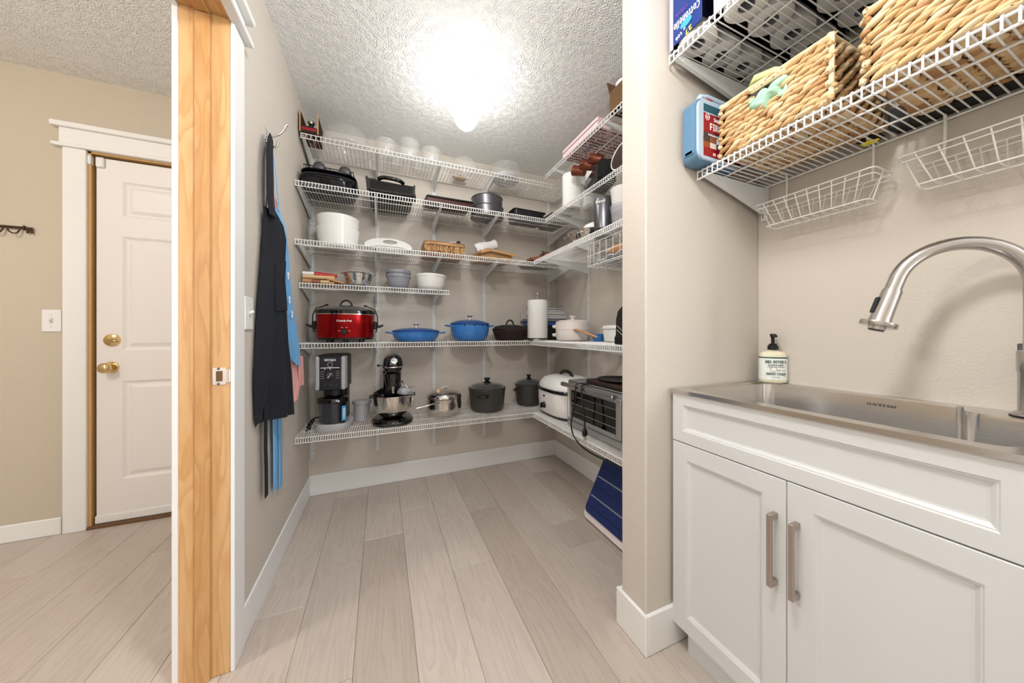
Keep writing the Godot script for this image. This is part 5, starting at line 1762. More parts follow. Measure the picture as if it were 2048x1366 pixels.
	tube(st, [Vector3(-0.120, 0.062, 0.05), Vector3(-0.150, 0.064, 0.058), Vector3(-0.156, 0.064, 0.035), Vector3(-0.140, 0.062, 0.01)], 0.007, 8, false, 0.7)
	part("side_handle", st, M.rust_iron, t)
	# paper towel stand
	t = thing("paper_towel_stand", "paper towel roll on an upright steel stand where counter-height shelves meet", "paper towel", V(1.089, Y5, 2.125))
	st = S()
	lathe(st, R([0, 0, 0.074, 0, 0.077, 0.004, 0.074, 0.010, 0.02, 0.013, 0, 0.013]), 40)
	part("base", st, M.polished, t)
	st = S()
	cyl(st, Vector3(0, 0.01, 0), Vector3(0, 0.325, 0), 0.006, 12)
	lathe(st, R([0, 0.318, 0.013, 0.319, 0.013, 0.328, 0.008, 0.332, 0.009, 0.342, 0.012, 0.350, 0.009, 0.358, 0, 0.360]), 20)
	part("pole", st, M.polished, t)
	st = S()
	lathe(st, R([0.020, 0.017, 0.074, 0.017, 0.076, 0.020, 0.076, 0.298, 0.073, 0.301, 0.020, 0.301, 0.020, 0.017]), 44)
	part("paper_roll", st, M.paper, t)
	# black box with towels on top, behind the roll
	t = thing("black_bin", "black storage box with blue lid behind the paper towel stand in the corner", "box", V(1.250, Y5, 2.312), -0.05)
	st = S()
	box(st, Vector3(0, 0.057, 0), Vector3(0.30, 0.113, 0.17), 0.008)
	part("body", st, M.black_plastic, t)
	st = S()
	box(st, Vector3(0, 0.128, 0), Vector3(0.32, 0.030, 0.186), 0.009)
	part("lid", st, M.blue_dark, t)
	t = thing("rolled_towels", "grey and white striped towels rolled together on top of the black box", "towels", V(1.25, Y5 + 0.144, 2.315), -0.10)
	for k in 3:
		st = S()
		var rr := [0.040, 0.036, 0.030][k] as float
		var cy := [0.041, 0.088, 0.036][k] as float
		var cz := [0.028, -0.01, -0.045][k] as float
		var cx := [0.05, 0.02, -0.02][k] as float
		var n := 24
		var L := 0.17
		st.set_smooth_group(1)
		for i in n:
			var a := TAU * i / n
			var b := TAU * (i + 1) / n
			var pa := Vector3(0, cy + cos(a) * rr, cz + sin(a) * rr * 0.95)
			var pb := Vector3(0, cy + cos(b) * rr, cz + sin(b) * rr * 0.95)
			var ua := i * 0.14
			var ub := (i + 1) * 0.14
			quv(st, [pa + Vector3(cx - L, 0, 0), pa + Vector3(cx + L, 0, 0), pb + Vector3(cx + L, 0, 0), pb + Vector3(cx - L, 0, 0)], [Vector2(ua, 0), Vector2(ua, 1), Vector2(ub, 1), Vector2(ub, 0)])
		part("towel_roll", st, M.towel_stripe, t)
		st = S()
		for s in [-1, 1]:
			var sp := []
			for i in 26:
				var a := i * 0.55
				var q := rr * (1.0 - i / 27.0)
				sp.append(Vector3(cx + s * (L - 0.002), cy + cos(a) * q, cz + sin(a) * q))
			tube(st, sp, 0.0042, 6)
			ball(st, Vector3(cx + s * (L - 0.004), cy, cz), Vector3(0.003, rr * 0.97, rr * 0.93), 16, 6)
		part("rolled_edge", st, M.ceramic_grey if k == 0 else M.towel_plain, t)
	# stacked pale pots with the wooden handle on the right wall shelf
	t = thing("pale_pot", "pale ceramic coated pot and steamer with lid and wooden side handle on the right shelf", "pot", V(1.235, Y5, 1.875), -0.75)
	t.scale = Vector3.ONE * 0.93
	st = S()
	lathe(st, R([0, 0, 0.098, 0, 0.115, 0.008, 0.124, 0.030, 0.126, 0.080, 0.124, 0.082, 0, 0.08]), 44)
	part("body", st, M.cream, t)
	st = S()
	lathe(st, R([0.122, 0.082, 0.127, 0.084, 0.127, 0.136, 0.122, 0.139, 0, 0.139]), 44)
	part("steamer_insert", st, M.cream, t)
	st = S()
	lathe(st, R([0.124, 0.139, 0.122, 0.144, 0.09, 0.155, 0.03, 0.160, 0, 0.160]), 44)
	var pl := part("lid", st, M.cream, t)
	st = S()
	lathe(st, R([0, 0.158, 0.016, 0.159, 0.014, 0.166, 0.018, 0.176, 0.028, 0.182, 0.026, 0.187, 0, 0.188]), 24)
	part("knob", st, M.cream, pl)
	for y in [0.045, 0.108]:
		st = S()
		tube(st, [Vector3(-0.115, y, 0.045), Vector3(-0.140, y, 0.035), Vector3(-0.146, y, 0.0), Vector3(-0.140, y, -0.035), Vector3(-0.115, y, -0.045)], 0.008, 8, false, 1.6)
		part("loop_handle", st, M.cream, t)
	st = S()
	tube(st, [Vector3(0.035, 0.082, 0.124), Vector3(0.065, 0.078, 0.142), Vector3(0.125, 0.058, 0.166), Vector3(0.185, 0.036, 0.186), Vector3(0.20, 0.030, 0.190)], [0.011, 0.011, 0.0105, 0.012, 0.009], 12, false, 0.75)
	part("wooden_handle", st, M.tan_wood, t)
	t = thing("blue_dish", "small blue dish between the pale pot and the lidded white container", "dish", V(1.350, Y5, 1.730))
	t.scale = Vector3(0.85, 1, 0.85)
	st = S()
	lathe(st, R([0, 0, 0.045, 0, 0.058, 0.045, 0.061, 0.05, 0.057, 0.05, 0.042, 0.006, 0, 0.005]), 30)
	part("dish", st, M.blue_enamel, t)
	t = thing("white_container", "white lidded food container near the middle wall on the right counter shelf", "container", V(1.340, Y5, 1.550), -PI / 2)
	t.scale = Vector3(0.8, 1, 0.8)
	st = S()
	lathe(st, R([0, 0, 0.066, 0, 0.072, 0.005, 0.080, 0.082, 0, 0.082]), 44, 1.2, 1.0, 4.0)
	part("body", st, M.ceramic, t)
	st = S()
	lathe(st, R([0.079, 0.080, 0.088, 0.082, 0.088, 0.088, 0.080, 0.090, 0.075, 0.102, 0, 0.104]), 44, 1.2, 1.0, 4.0)
	part("lid", st, M.plastic_white, t)
	t = thing("black_appliance", "tall dark appliance with curved top standing against the middle wall on the right counter shelf", "appliance", V(1.150, Y5, 1.130), -PI / 2)
	st = S()
	prism(st, PackedVector2Array([Vector2(0, 0.0), Vector2(0.12, 0.0), Vector2(0.12, 0.20), Vector2(0.05, 0.185), Vector2(0.018, 0.16), Vector2(0.006, 0.12), Vector2(0.004, 0.045), Vector2(0, 0.04)]), -0.09, 0.09, Transform3D(Basis.IDENTITY, Vector3(-0.105, 0, 0)))
	part("body", st, M.black_matte, t)
	for i in 2:
		st = S()
		tube(st, [Vector3(-0.09, 0.09 - i * 0.02, 0.0915), Vector3(-0.03, 0.05 - i * 0.02, 0.0915)], 0.0025, 6)
		part("silver_stripe", st, M.polished, t)
	st = S()
	box(st, Vector3(-0.045, 0.02, 0.093), Vector3(0.12, 0.035, 0.006), 0.002)
	part("foot_panel", st, M.black_plastic, t)

# ---------------------------------------------------------------- middle shelves
func bowl_mesh(r: float, h: float, foot: float, bulge := 0.0) -> ArrayMesh:
	var st := S()
	var o := [Vector2(0, 0), Vector2(foot, 0), Vector2(foot + 0.004, 0.004)]
	for i in range(1, 9):
		var f := i / 8.0
		o.append(Vector2(lerpf(foot + 0.004, r, pow(f, 0.5 - bulge)), 0.004 + (h - 0.004) * f))
	o.append(Vector2(r - 0.002, h + 0.002))
	for i in range(8, 0, -1):
		var f := i / 8.0
		o.append(Vector2(lerpf(foot, r - 0.006, pow(f, 0.5 - bulge)), 0.010 + (h - 0.010) * f))
	o.append(Vector2(0, 0.009))
	lathe(st, o, 44)
	return done(st)

func items_middle() -> void:
	var y := 1.362
	# wooden boards and rolling pins
	var g := "wooden tools piled on the short shelf"
	var t := thing("rolling_pin", "rolling pin with red barrel and white handle on top of the wooden pile", "rolling pin", V(-0.345, y + 0.052, 2.235), 0.02, g)
	var st := S()
	cyl(st, Vector3(-0.09, 0.012, 0.03), Vector3(-0.03, 0.012, 0.028), 0.011, 14, -1, 0.003)
	part("handle", st, M.paper, t)
	st = S()
	cyl(st, Vector3(-0.03, 0.012, 0.028), Vector3(0.09, 0.010, 0.01), 0.014, 16, 0.010, 0.003)
	part("barrel", st, M.red_paint, t)
	t = thing("wooden_board", "pale paddle shaped wooden board lying under the red rolling pin", "cutting board", V(-0.340, y + 0.030, 2.235), 0.0, g)
	st = S()
	box(st, Vector3(-0.005, 0.011, 0.0), Vector3(0.15, 0.016, 0.11), 0.005)
	tube(st, [Vector3(-0.088, 0.012, 0.045), Vector3(0.078, 0.010, 0.058)], [0.012, 0.012], 12)
	part("board", st, M.light_wood, t)
	t = thing("wooden_board", "darker wooden board at the bottom of the pile on the short shelf", "cutting board", V(-0.330, y, 2.225), 0.05, g)
	st = S()
	box(st, Vector3(0.0, 0.008, 0.0), Vector3(0.13, 0.014, 0.14), 0.003)
	box(st, Vector3(0.07, 0.021, -0.01), Vector3(0.10, 0.010, 0.16), 0.003, Basis(Vector3.BACK, -0.22))
	part("board", st, M.tan_wood, t)
	var spots := [[-0.395, 0.055, 0.011, 0.0], [-0.345, 0.065, 0.010, 0.35], [-0.312, 0.05, 0.010, -0.2]]
	var nm := ["short wooden block at the left front of the wooden pile", "tilted brown wooden tool at the front of the wooden pile", "pale round wooden rod at the right front of the wooden pile"]
	for i in 3:
		t = thing("wooden_tool", nm[i], "kitchen tool", V(spots[i][0], y, 2.235 - 0.085), spots[i][3], g)
		st = S()
		tube(st, [Vector3(-spots[i][1] / 2, spots[i][2] + 0.001, 0), Vector3(spots[i][1] / 2, spots[i][2] + 0.001, 0)], spots[i][2], 12)
		part("rod", st, [M.tan_wood, M.leather, M.light_wood][i], t)
	# silver bowl with beaded rim
	t = thing("silver_bowl", "shiny silver bowl with beaded rim on the short shelf", "bowl", V(-0.138, y, 2.255))
	put("body", bowl_mesh(0.086, 0.083, 0.046, 0.02), M.chrome, t)
	st = S()
	lathe(st, R([0.086, 0.081, 0.100, 0.084, 0.102, 0.086, 0.098, 0.087, 0.086, 0.085]), 44)
	for i in 44: ball(st, Vector3(cos(TAU * i / 44), 0, sin(TAU * i / 44)) * 0.100 + Vector3(0, 0.088, 0), Vector3(0.0058, 0.0048, 0.0058), 8, 6)
	part("beaded_rim", st, M.chrome, t)
	for k in 2:
		t = thing("grey_bowl", ["lower of two nested grey ceramic bowls on the short shelf", "upper of two nested grey ceramic bowls on the short shelf"][k], "bowl", V(0.105, y + 0.028 * k, 2.25), 0, "nested grey bowls")
		put("body", bowl_mesh(0.078 - 0.0015 * k, 0.092, 0.038, 0.08), M.ceramic_grey, t)
		st = S()
		lathe(st, R([0.074, 0.076, 0.080, 0.078, 0.081, 0.094, 0.078, 0.096, 0.072, 0.095]), 44)
		part("rim", st, M.ceramic_grey, t)
	t = thing("white_bowl", "round white ceramic bowl at the right end of the short shelf", "bowl", V(0.318, y, 2.25))
	put("body", bowl_mesh(0.104, 0.104, 0.050, 0.22), M.ceramic, t)
	st = S()
	lathe(st, R([0.100, 0.092, 0.1055, 0.093, 0.107, 0.106, 0.103, 0.109, 0.098, 0.106]), 44)
	part("rim", st, M.ceramic, t)
	# large bowls
	y = 1.5855
	for k in 2:
		t = thing("large_bowl", ["lower of two stacked large white bowls on the wire shelf above the rolling pins", "upper of two stacked large white bowls on the wire shelf above the rolling pins"][k], "bowl", V(-0.248, y + 0.068 * k, 2.225), 0, "stacked large white bowls")
		st = S()
		lathe(st, R([0, 0, 0.096, 0, 0.104, 0.006, 0.112, 0.06, 0.1185, 0.112, 0.1195, 0.122, 0.1170, 0.125, 0.1125, 0.122, 0.105, 0.07, 0.098, 0.014, 0, 0.010]), 52)
		part("body", st, M.ceramic, t)
	# platter standing on edge with an oval grip hole
	t = thing("white_platter", "oval white platter with grip holes leaning on the back wall", "platter", V(0.045, y + 0.004, 2.235))
	st = S()
	var outer := PackedVector2Array()
	for i in 48: outer.append(Vector2(cos(TAU * i / 48) * 0.148, 0.064 + sin(TAU * i / 48) * 0.064))
	var cb := CSGPolygon3D.new()
	cb.name = "dish"
	cb.polygon = outer
	cb.depth = 0.014
	cb.material = M.ceramic
	var hl := CSGPolygon3D.new()
	var hp := PackedVector2Array()
	for i in 28: hp.append(Vector2(0.008 + cos(TAU * i / 28) * 0.046, 0.098 + sin(TAU * i / 28) * 0.017))
	hl.name = "grip_hole"
	hl.operation = CSGShape3D.OPERATION_SUBTRACTION
	hl.polygon = hp
	hl.depth = 0.05
	hl.position.z = 0.02
	hl.material = M.ceramic
	cb.add_child(hl)
	cb.rotation.x = -0.38
	t.add_child(cb, true)
	st = S()
	lathe(st, R([0, 0, 0.085, 0, 0.100, 0.004, 0.125, 0.026, 0.131, 0.030, 0.126, 0.031, 0.10, 0.010, 0, 0.006]), 44, 1.0, 0.75, 2.0, Vector3(0.0, -0.003, 0.02))
	part("lower_dish", st, M.ceramic, t)
	# wicker tray
	t = thing("wicker_tray", "shallow brown wicker tray on the shelf under the grill pans", "tray", V(0.395, y, 2.215), 0.0)
	weave(t, Vector3(0.130, 0.013, 0.100), Vector3.UP, Vector3.LEFT, 0.058, 0.26, 34, 3, Rect2(), 0.1, 0.008, [1, 3, 3, 5])
	weave(t, Vector3(-0.130, 0.013, 0.100), Vector3.UP, Vector3.FORWARD, 0.058, 0.20, 26, 3, Rect2(), 0.1, 0.008, [1, 3, 3, 5])
	for k in 3:
		st = S()
		var rr := rrect(0, 0, 0.266, 0.206, 0.03, 4)
		var pp := []
		for i in rr.size(): pp.append(Vector3(rr[i].x, 0.072 + k * 0.007 + (0.0022 if (i + k) % 2 else -0.0022), rr[i].y))
		tube(st, pp, 0.0062, 6, true)
		part("rim_strand", st, M[["reed3", "reed1", "reed5"][k]], t)
	st = S()
	for e in [[0, -0.094, 0.25, 0.004], [0, 0.092, 0.25, 0.004], [-0.122, 0, 0.004, 0.19], [0.124, 0, 0.004, 0.19]]: box(st, Vector3(e[0], 0.037, e[1]), Vector3(e[2], 0.066, e[3]))
	part("dark_backing", st, M.gap_dark, t)
	st = S()
	box(st, Vector3(0, 0.004, 0), Vector3(0.255, 0.006, 0.195), 0.002)
	part("base", st, M.tan_wood, t)
	var w := thing("cutter", "white plastic strip with a small black clamp lying across the wicker tray", "utensil", V(0.405, y + 0.092, 2.245))
	st = S()
	box(st, Vector3(-0.01, 0.024, 0), Vector3(0.20, 0.007, 0.014), 0.002, Basis(Vector3.BACK, 0.20))
	part("strip", st, M.plastic_white, w)
	st = S()
	tube(st, [Vector3(0.092, 0.0, 0.0), Vector3(0.10, 0.03, 0.0), Vector3(0.096, 0.046, 0.004), Vector3(0.112, 0.052, 0.006), Vector3(0.118, 0.036, 0.002)], 0.0045, 8)
	ball(st, Vector3(0.108, 0.045, 0.006), Vector3(0.012, 0.008, 0.008), 12, 8)
	part("clamp", st, M.black_plastic, w)
	# white jug in an open cardboard box
	t = thing("open_carton", "low opened cardboard box with a flap on the shelf beside the wicker tray", "cardboard box", V(0.745, y, 2.21), 0.12)
	st = S()
	for s in [-1, 1]:
		box(st, Vector3(s * 0.120, 0.030, 0), Vector3(0.004, 0.06, 0.20))
		box(st, Vector3(0, 0.030, s * 0.1), Vector3(0.24, 0.06, 0.004))
	box(st, Vector3(0, 0.002, 0), Vector3(0.24, 0.004, 0.2))
	part("tray", st, M.kraft, t)
	st = S()
	sheet(st, func(u: float, v: float) -> Vector3: return Vector3(lerpf(-0.06, 0.17, u), lerpf(0.088 - 0.012 * u, 0.052 - 0.018 * u, v), lerpf(0.06, 0.13, v)), 2, 2, 0.003)
	part("flap", st, M.kraft, t)
	st = S()
	sheet(st, func(u: float, v: float) -> Vector3: return Vector3(lerpf(-0.135, -0.06, u), lerpf(0.045 + 0.043 * u, 0.030 + 0.022 * u, v), lerpf(0.05, 0.13, v)), 2, 2, 0.003)
	part("flap", st, M.tan_wood, t)
	w = thing("white_jug", "white plastic squeeze jug lying in the open cardboard box", "jug", V(0.735, y + 0.062, 2.225), 0.1)
	st = S()
	lathe(st, R([0, 0, 0.040, 0, 0.050, 0.01, 0.050, 0.05, 0.042, 0.09, 0.034, 0.12, 0.033, 0.15, 0.036, 0.154, 0.036, 0.172, 0.030, 0.178, 0, 0.178]), 28, 1.0, 0.62, 2.0, Vector3(-0.10, 0.018, 0), Basis(Vector3.BACK, -PI / 2 + 0.42))
	part("body", st, M.plastic_white, w)
	# leather coloured pads / wicker plates
	for k in 2:
		t = thing("wicker_plate", ["wide dark wicker plate lying below the brown leather mitt in the back corner", "narrow dark wicker plate lying on the wider one in the back corner"][k], "plate", V(1.14 + k * 0.03, y + k * 0.013, 2.20 + k * 0.03), 0, "wicker plates in the back corner")
		st = S()
		lathe(st, R([0, 0, 0.12, 0, 0.16, 0.008, 0.163, 0.012, 0.12, 0.006, 0, 0.005]), 40, 1.0 - k * 0.2, 1.0 - k * 0.2)
		part("plate", st, M.cork_dark, t)
	t = thing("oven_mitt", "brown quilted leather mitt with dark piping resting on wicker plates", "oven mitt", V(1.165, y + 0.030, 2.19), 0.15)
	st = S()
	ball(st, Vector3(0.055, 0.040, 0.0), Vector3(0.085, 0.050, 0.05), 24, 14)
	ball(st, Vector3(-0.06, 0.018, 0.02), Vector3(0.10, 0.022, 0.06), 24, 12, Basis(Vector3.BACK, 0.15))
	part("padding", st, M.leather, t)
	for k in 3:
		st = S()
		tube(st, arc(Vector3(0.055, 0.040, 0.0), Vector3.RIGHT * (0.087 - k * 0.010), Vector3(0, 0.051 - k * 0.012, 0.012 + k * 0.012), 0.3, PI - 0.3, 14), 0.0022, 6)
		part("piping", st, M.black_matte, t)
	st = S()
	tube(st, [Vector3(-0.15, 0.008, 0.05), Vector3(-0.06, 0.036, 0.055), Vector3(-0.02, 0.048, 0.05), Vector3(-0.025, 0.085, 0.03), Vector3(0.0, 0.09, 0.02)], 0.003, 6)
	part("piping", st, M.black_matte, t)

# ---------------------------------------------------------------- the two highest back shelves
func pan(t: Node3D, w: float, d: float, h: float, m: Material, r := 0.025, wall := 0.003, flare := 0.012) -> void:
	var st := S()
	st.set_smooth_group(1)
	var lv := [[0.0, -flare], [h, 0.0], [h, 0.008], [h - 0.003, 0.008], [h - 0.003, -wall], [wall, -flare - wall]]
	for k in lv.size() - 1:
		var a := rrect(0, 0, w + lv[k][1] * 2, d + lv[k][1] * 2, r)
		var b := rrect(0, 0, w + lv[k + 1][1] * 2, d + lv[k + 1][1] * 2, r)
		st.set_smooth_group(k + 1)
		for i in a.size():
			var j := (i + 1) % a.size()
			quad(st, Vector3(a[i].x, lv[k][0], -a[i].y), Vector3(a[j].x, lv[k][0], -a[j].y), Vector3(b[j].x, lv[k + 1][0], -b[j].y), Vector3(b[i].x, lv[k + 1][0], -b[i].y))
	prism(st, rrect(0, 0, w - flare * 2, d - flare * 2, r), 0.0, wall, Transform3D(Basis(Vector3.RIGHT, Vector3.FORWARD, Vector3.UP), Vector3.ZERO))
	part("body", st, m, t)

func items_high() -> void:
	var y := 1.9055
	var t := thing("roasting_pan", "black enamel double roasting pan under two grey cups and a wire rack", "roasting pan", V(-0.285, y, 2.205))
	var st := S()
	lathe(st, R([0, 0, 0.115, 0, 0.130, 0.006, 0.142, 0.035, 0.146, 0.048, 0.153, 0.050, 0.154, 0.056, 0.146, 0.060, 0, 0.058]), 48, 1.0, 0.95, 3.4)
	part("lower_pan", st, M.enamel_navy, t)
	st = S()
	lathe(st, R([0.145, 0.059, 0.152, 0.061, 0.151, 0.068, 0.140, 0.082, 0.126, 0.090, 0.146, 0.093, 0.147, 0.098, 0.13, 0.104, 0, 0.106]), 48, 1.0, 0.95, 3.4)
	part("upper_pan", st, M.enamel_navy, t)
	st = S()
	for z in [0.05, -0.06]: tube(st, [Vector3(-0.125, 0.105, z), Vector3(-0.135, 0.142, z + 0.01), Vector3(0.125, 0.142, z + 0.01), Vector3(0.135, 0.105, z)], 0.0028, 6)
	for x in [-0.125, 0.0, 0.125]: tube(st, [Vector3(x, 0.142, 0.06), Vector3(x, 0.142, -0.05)], 0.0025, 6)
	part("wire_rack", st, M.black_gloss, t)
	for k in 2:
		var c := thing("grey_cup", ["domed grey cup turned over on the black roasting pan, left one of two", "domed grey cup turned over on the black roasting pan, right one of two"][k], "cup", V([-0.34, -0.205][k], y + 0.1065, 2.165), 0, "grey cups on the roasting pan")
		st = S()
		lathe(st, R([0, 0, 0.036, 0, 0.038, 0.004, 0.036, 0.036, 0.029, 0.058, 0.016, 0.068, 0, 0.070]), 30)
		part("body", st, M.grey_metal, c)
		st = S()
		lathe(st, R([0.0372, 0.014, 0.0382, 0.015, 0.0378, 0.020, 0.0365, 0.021]), 30)
		part("band", st, M.black_plastic, c)
	# grill pans standing on edge
	t = thing("grill_pan", "black ridged grill griddle with loop handle standing on edge on the high shelf", "griddle", V(0.060, y, 2.105))
	var bs := Basis(Vector3.RIGHT, -0.80)
	var X := Transform3D(bs, Vector3(0, 0.032, 0.0))
	st = S()
	var poly := PackedVector2Array([Vector2(-0.118, 0), Vector2(0.122, 0), Vector2(0.134, 0.02), Vector2(0.152, 0.17), Vector2(0.148, 0.185), Vector2(0.09, 0.190), Vector2(0.075, 0.180), Vector2(-0.075, 0.190), Vector2(-0.10, 0.208), Vector2(-0.146, 0.206), Vector2(-0.156, 0.195), Vector2(-0.150, 0.16), Vector2(-0.13, 0.02)])
	prism(st, poly, -0.014, 0.0, X)
	part("plate", st, M.black_plastic, t)
	st = S()
	for e in [[-0.142, 0.10, 0.016, 0.20, 0.07], [0.138, 0.09, 0.014, 0.18, -0.09]]: box(st, X * Vector3(e[0], e[1], 0.006), Vector3(e[2], e[3], 0.014), 0.003, bs * Basis(Vector3.BACK, e[4]))
	box(st, X * Vector3(0, 0.008, 0.006), Vector3(0.25, 0.014, 0.014), 0.003, bs)
	part("raised_edge", st, M.black_gloss, t)
	st = S()
	for i in 11: box(st, X * Vector3(0, 0.030 + i * 0.0135, 0.002), Vector3(0.232 + i * 0.002, 0.0055, 0.006), 0.001, bs)
	part("grill_ridges", st, M.black_matte, t)
	st = S()
	var hp := []
	for p in cr([Vector3(-0.08, 0.180, 0.012), Vector3(-0.05, 0.172, 0.030), Vector3(0.0, 0.160, 0.036), Vector3(0.05, 0.162, 0.030), Vector3(0.075, 0.172, 0.012)]): hp.append(X * p)
	tube(st, hp, 0.0125, 12)
	part("loop_handle", st, M.black_gloss, t)
	st = S()
	box(st, Vector3(0.0, 0.040, -0.165), Vector3(0.255, 0.078, 0.23), 0.02)
	part("grill_body", st, M.black_plastic, t)
	st = S()
	prism(st, rrect(0.018, 0.108, 0.27, 0.175, 0.04), -0.042, -0.032, X)
	tube(st, arc(X * Vector3(-0.01, 0.19, -0.037), bs * Vector3(0.07, 0, 0), bs * Vector3(0, 0.028, 0), 0.0, PI, 12), 0.007, 10)
	part("rear_plate", st, M.black_plastic, t)
	# tray and rack
	t = thing("baking_tray", "dark red brown baking tray with black rim tilted on the high shelf", "baking tray", V(0.422, y, 2.10))
	bs = Basis(Vector3.RIGHT, -1.42)
	X = Transform3D(bs, Vector3(0, 0.008, 0.035))
	st = S()
	prism(st, rrect(0, 0.13, 0.300, 0.26, 0.015), -0.004, 0.0, X)
	for e in [[0, 0.004, 0.30, 0.004], [0, 0.256, 0.30, 0.004], [-0.149, 0.13, 0.004, 0.25], [0.149, 0.13, 0.004, 0.25]]: box(st, X * Vector3(e[0], e[1], 0.016), Vector3(e[2], e[3], 0.036), 0, bs)
	part("body", st, M.tray_red, t)
	st = S()
	var rp := []
	for p in rrect(0, 0.13, 0.304, 0.264, 0.018): rp.append(X * Vector3(p.x, p.y, 0.034))
	tube(st, rp, 0.006, 8, true)
	part("rim", st, M.enamel_navy, t)
	st = S()
	for i in 16: box(st, X * Vector3(-0.13 + i * 0.0173, 0.13, -0.004), Vector3(0.006, 0.23, 0.004), 0.001, bs)
	part("ribs", st, M.rust_iron, t)
	t = thing("cooling_rack", "black wire cooling rack leaning behind the red brown baking tray", "cooling rack", V(0.430, y + 0.046, 2.14))
	bs = Basis(Vector3.RIGHT, -1.25)
	X = Transform3D(bs, Vector3(0, 0.006, 0.02))
	st = S()
	rp = []
	for p in rrect(0, 0.10, 0.305, 0.185, 0.012): rp.append(X * Vector3(p.x, p.y, 0))
	tube(st, rp, 0.0045, 8, true)
	part("frame_wire", st, M.black_gloss, t)
	st = S()
	for i in 24: tube(st, [X * Vector3(-0.145 + i * 0.0126, 0.012, 0.002), X * Vector3(-0.145 + i * 0.0126, 0.188, 0.002)], 0.0016, 6)
	part("cross_wires", st, M.polished, t).set_meta("kind", "stuff")
	# springform pans
	for k in 2:
		t = thing("springform_pan", ["lower grey round springform pan of the stack beside the baking tray", "upper grey springform pan with side latch stacked beside the baking tray"][k], "cake pan", V(0.715, y + 0.064 * k, 2.205), 0.4 * k, "stacked round cake pans")
		st = S()
		var r := 0.118 - 0.006 * k
		lathe(st, R([0, 0, r - 0.002, 0, r + 0.003, 0.002, r + 0.003, 0.006, r, 0.007, r, 0.066 + 0.008 * k, r + 0.004, 0.069 + 0.008 * k, r + 0.002, 0.072 + 0.008 * k, r - 0.003, 0.068, r - 0.003, 0.006, 0, 0.004]), 48)
		part("body", st, M.grey_metal, t)
		st = S()
		tube(st, [Vector3(r + 0.002, 0.058, -0.014), Vector3(r + 0.024, 0.040, 0.0), Vector3(r + 0.002, 0.024, 0.014)], 0.0028, 6, true)
		box(st, Vector3(r + 0.003, 0.04, 0.0), Vector3(0.006, 0.03, 0.022), 0.001)
		part("latch", st, M.polished, t)
	for k in 2:
		t = thing("loaf_pan", ["dark rectangular loaf pan beside the round cake pans on the high shelf", "flat brown baking pan at the corner end of the high back shelf"][k], "loaf pan", V([1.020, 1.245][k], y, [2.19, 2.16][k]), 0.04)
		pan(t, [0.255, 0.17][k], [0.155, 0.26][k], [0.075, 0.052][k], [M.dark_metal, M.cork_dark][k], 0.02)
	# top shelf
	y = 2.2195
	t = thing("bottle_box", "open brown cardboard box with printed front holding a bottle at the top shelf's left end", "box", V(-0.385, y, 2.20))
	st = S()
	box(st, Vector3(0, 0.018, 0.08), Vector3(0.084, 0.034, 0.002))
	part("printed_front", st, M.dark_card, t)
	st = S()
	for e in [-1, 1]: box(st, Vector3(e * 0.042, 0.060, 0), Vector3(0.002, 0.12, 0.16))
	box(st, Vector3(0, 0.060, -0.08), Vector3(0.084, 0.12, 0.002))
	box(st, Vector3(0, 0.001, 0), Vector3(0.084, 0.002, 0.16))
	part("carton", st, M.dark_card, t)
	st = S()
	for e in [-1, 1]: box(st, Vector3(e * 0.044, 0.060, 0.081), Vector3(0.006, 0.12, 0.004))
	box(st, Vector3(0, 0.121, -0.08), Vector3(0.09, 0.002, 0.004))
	part("carton_edge", st, M.kraft, t)
	st = S()
	box(st, Vector3(0, 0.022, 0.0815), Vector3(0.074, 0.016, 0.0012))
	part("red_band", st, M.crimson, t)
	for i in 5:
		for j in 3:
			st = S()
			box(st, Vector3(-0.028 + i * 0.014, -0.0007, -0.05 + j * 0.05), Vector3(0.0125, 0.0012, 0.045))
			part("printed_item", st, [M.cork_dark, M.crimson, M.pasta, M.dark_ink, M.leather][(i * 2 + j) % 5], t)
	var b := thing("corked_bottle", "dark bottle with a round pale stopper standing in the brown box", "bottle", V(-0.385, y + 0.003, 2.185))
	st = S()
	lathe(st, R([0, 0, 0.030, 0, 0.032, 0.004, 0.032, 0.052, 0.024, 0.064, 0.013, 0.070, 0.011, 0.084, 0, 0.085]), 28)
	part("body", st, M.black_gloss, b)
	st = S()
	lathe(st, R([0, 0.083, 0.014, 0.084, 0.019, 0.094, 0.016, 0.105, 0, 0.109]), 20)
	part("stopper", st, M.satin_plate, b)
	var shell_ := func(r: float, h: float, top: float) -> ArrayMesh:
		var s := S()
		lathe(s, R([r, 0, r + 0.006, 0.002, r + 0.004, 0.006, r - 0.004, 0.010, r * 0.95, h * 0.55, r * 0.8, h * 0.85, top, h, 0, h + 0.001]), 44)
		return done(s)
	t = thing("cake_dome", "large clear plastic cake dome at the left on the topmost back shelf", "cake dome", V(-0.205, y, 2.24))
	put("dome", shell_.call(0.138, 0.125, 0.09), M.glass, t)
	st = S()
	lathe(st, R([0, 0.001, 0.146, 0.001, 0.148, 0.006, 0.14, 0.008]), 44)
	part("plate", st, M.glass, t)
	var pos := [[0.025, 0.070, 0.10, 2.235], [0.098, 0.040, 0.10, 2.345], [0.172, 0.072, 0.13, 2.235], [0.246, 0.040, 0.09, 2.345], [0.318, 0.068, 0.11, 2.235]]
	var nm := ["clear glass bowl next to the cake dome on the topmost back shelf", "clear plastic tub in the cluster of clear ware left of center on the topmost shelf", "tallest clear bowl in the cluster on the topmost back shelf", "clear bowl above the baking tray on the topmost back shelf", "clear jar lid at the right of the clear ware cluster on the topmost shelf"]
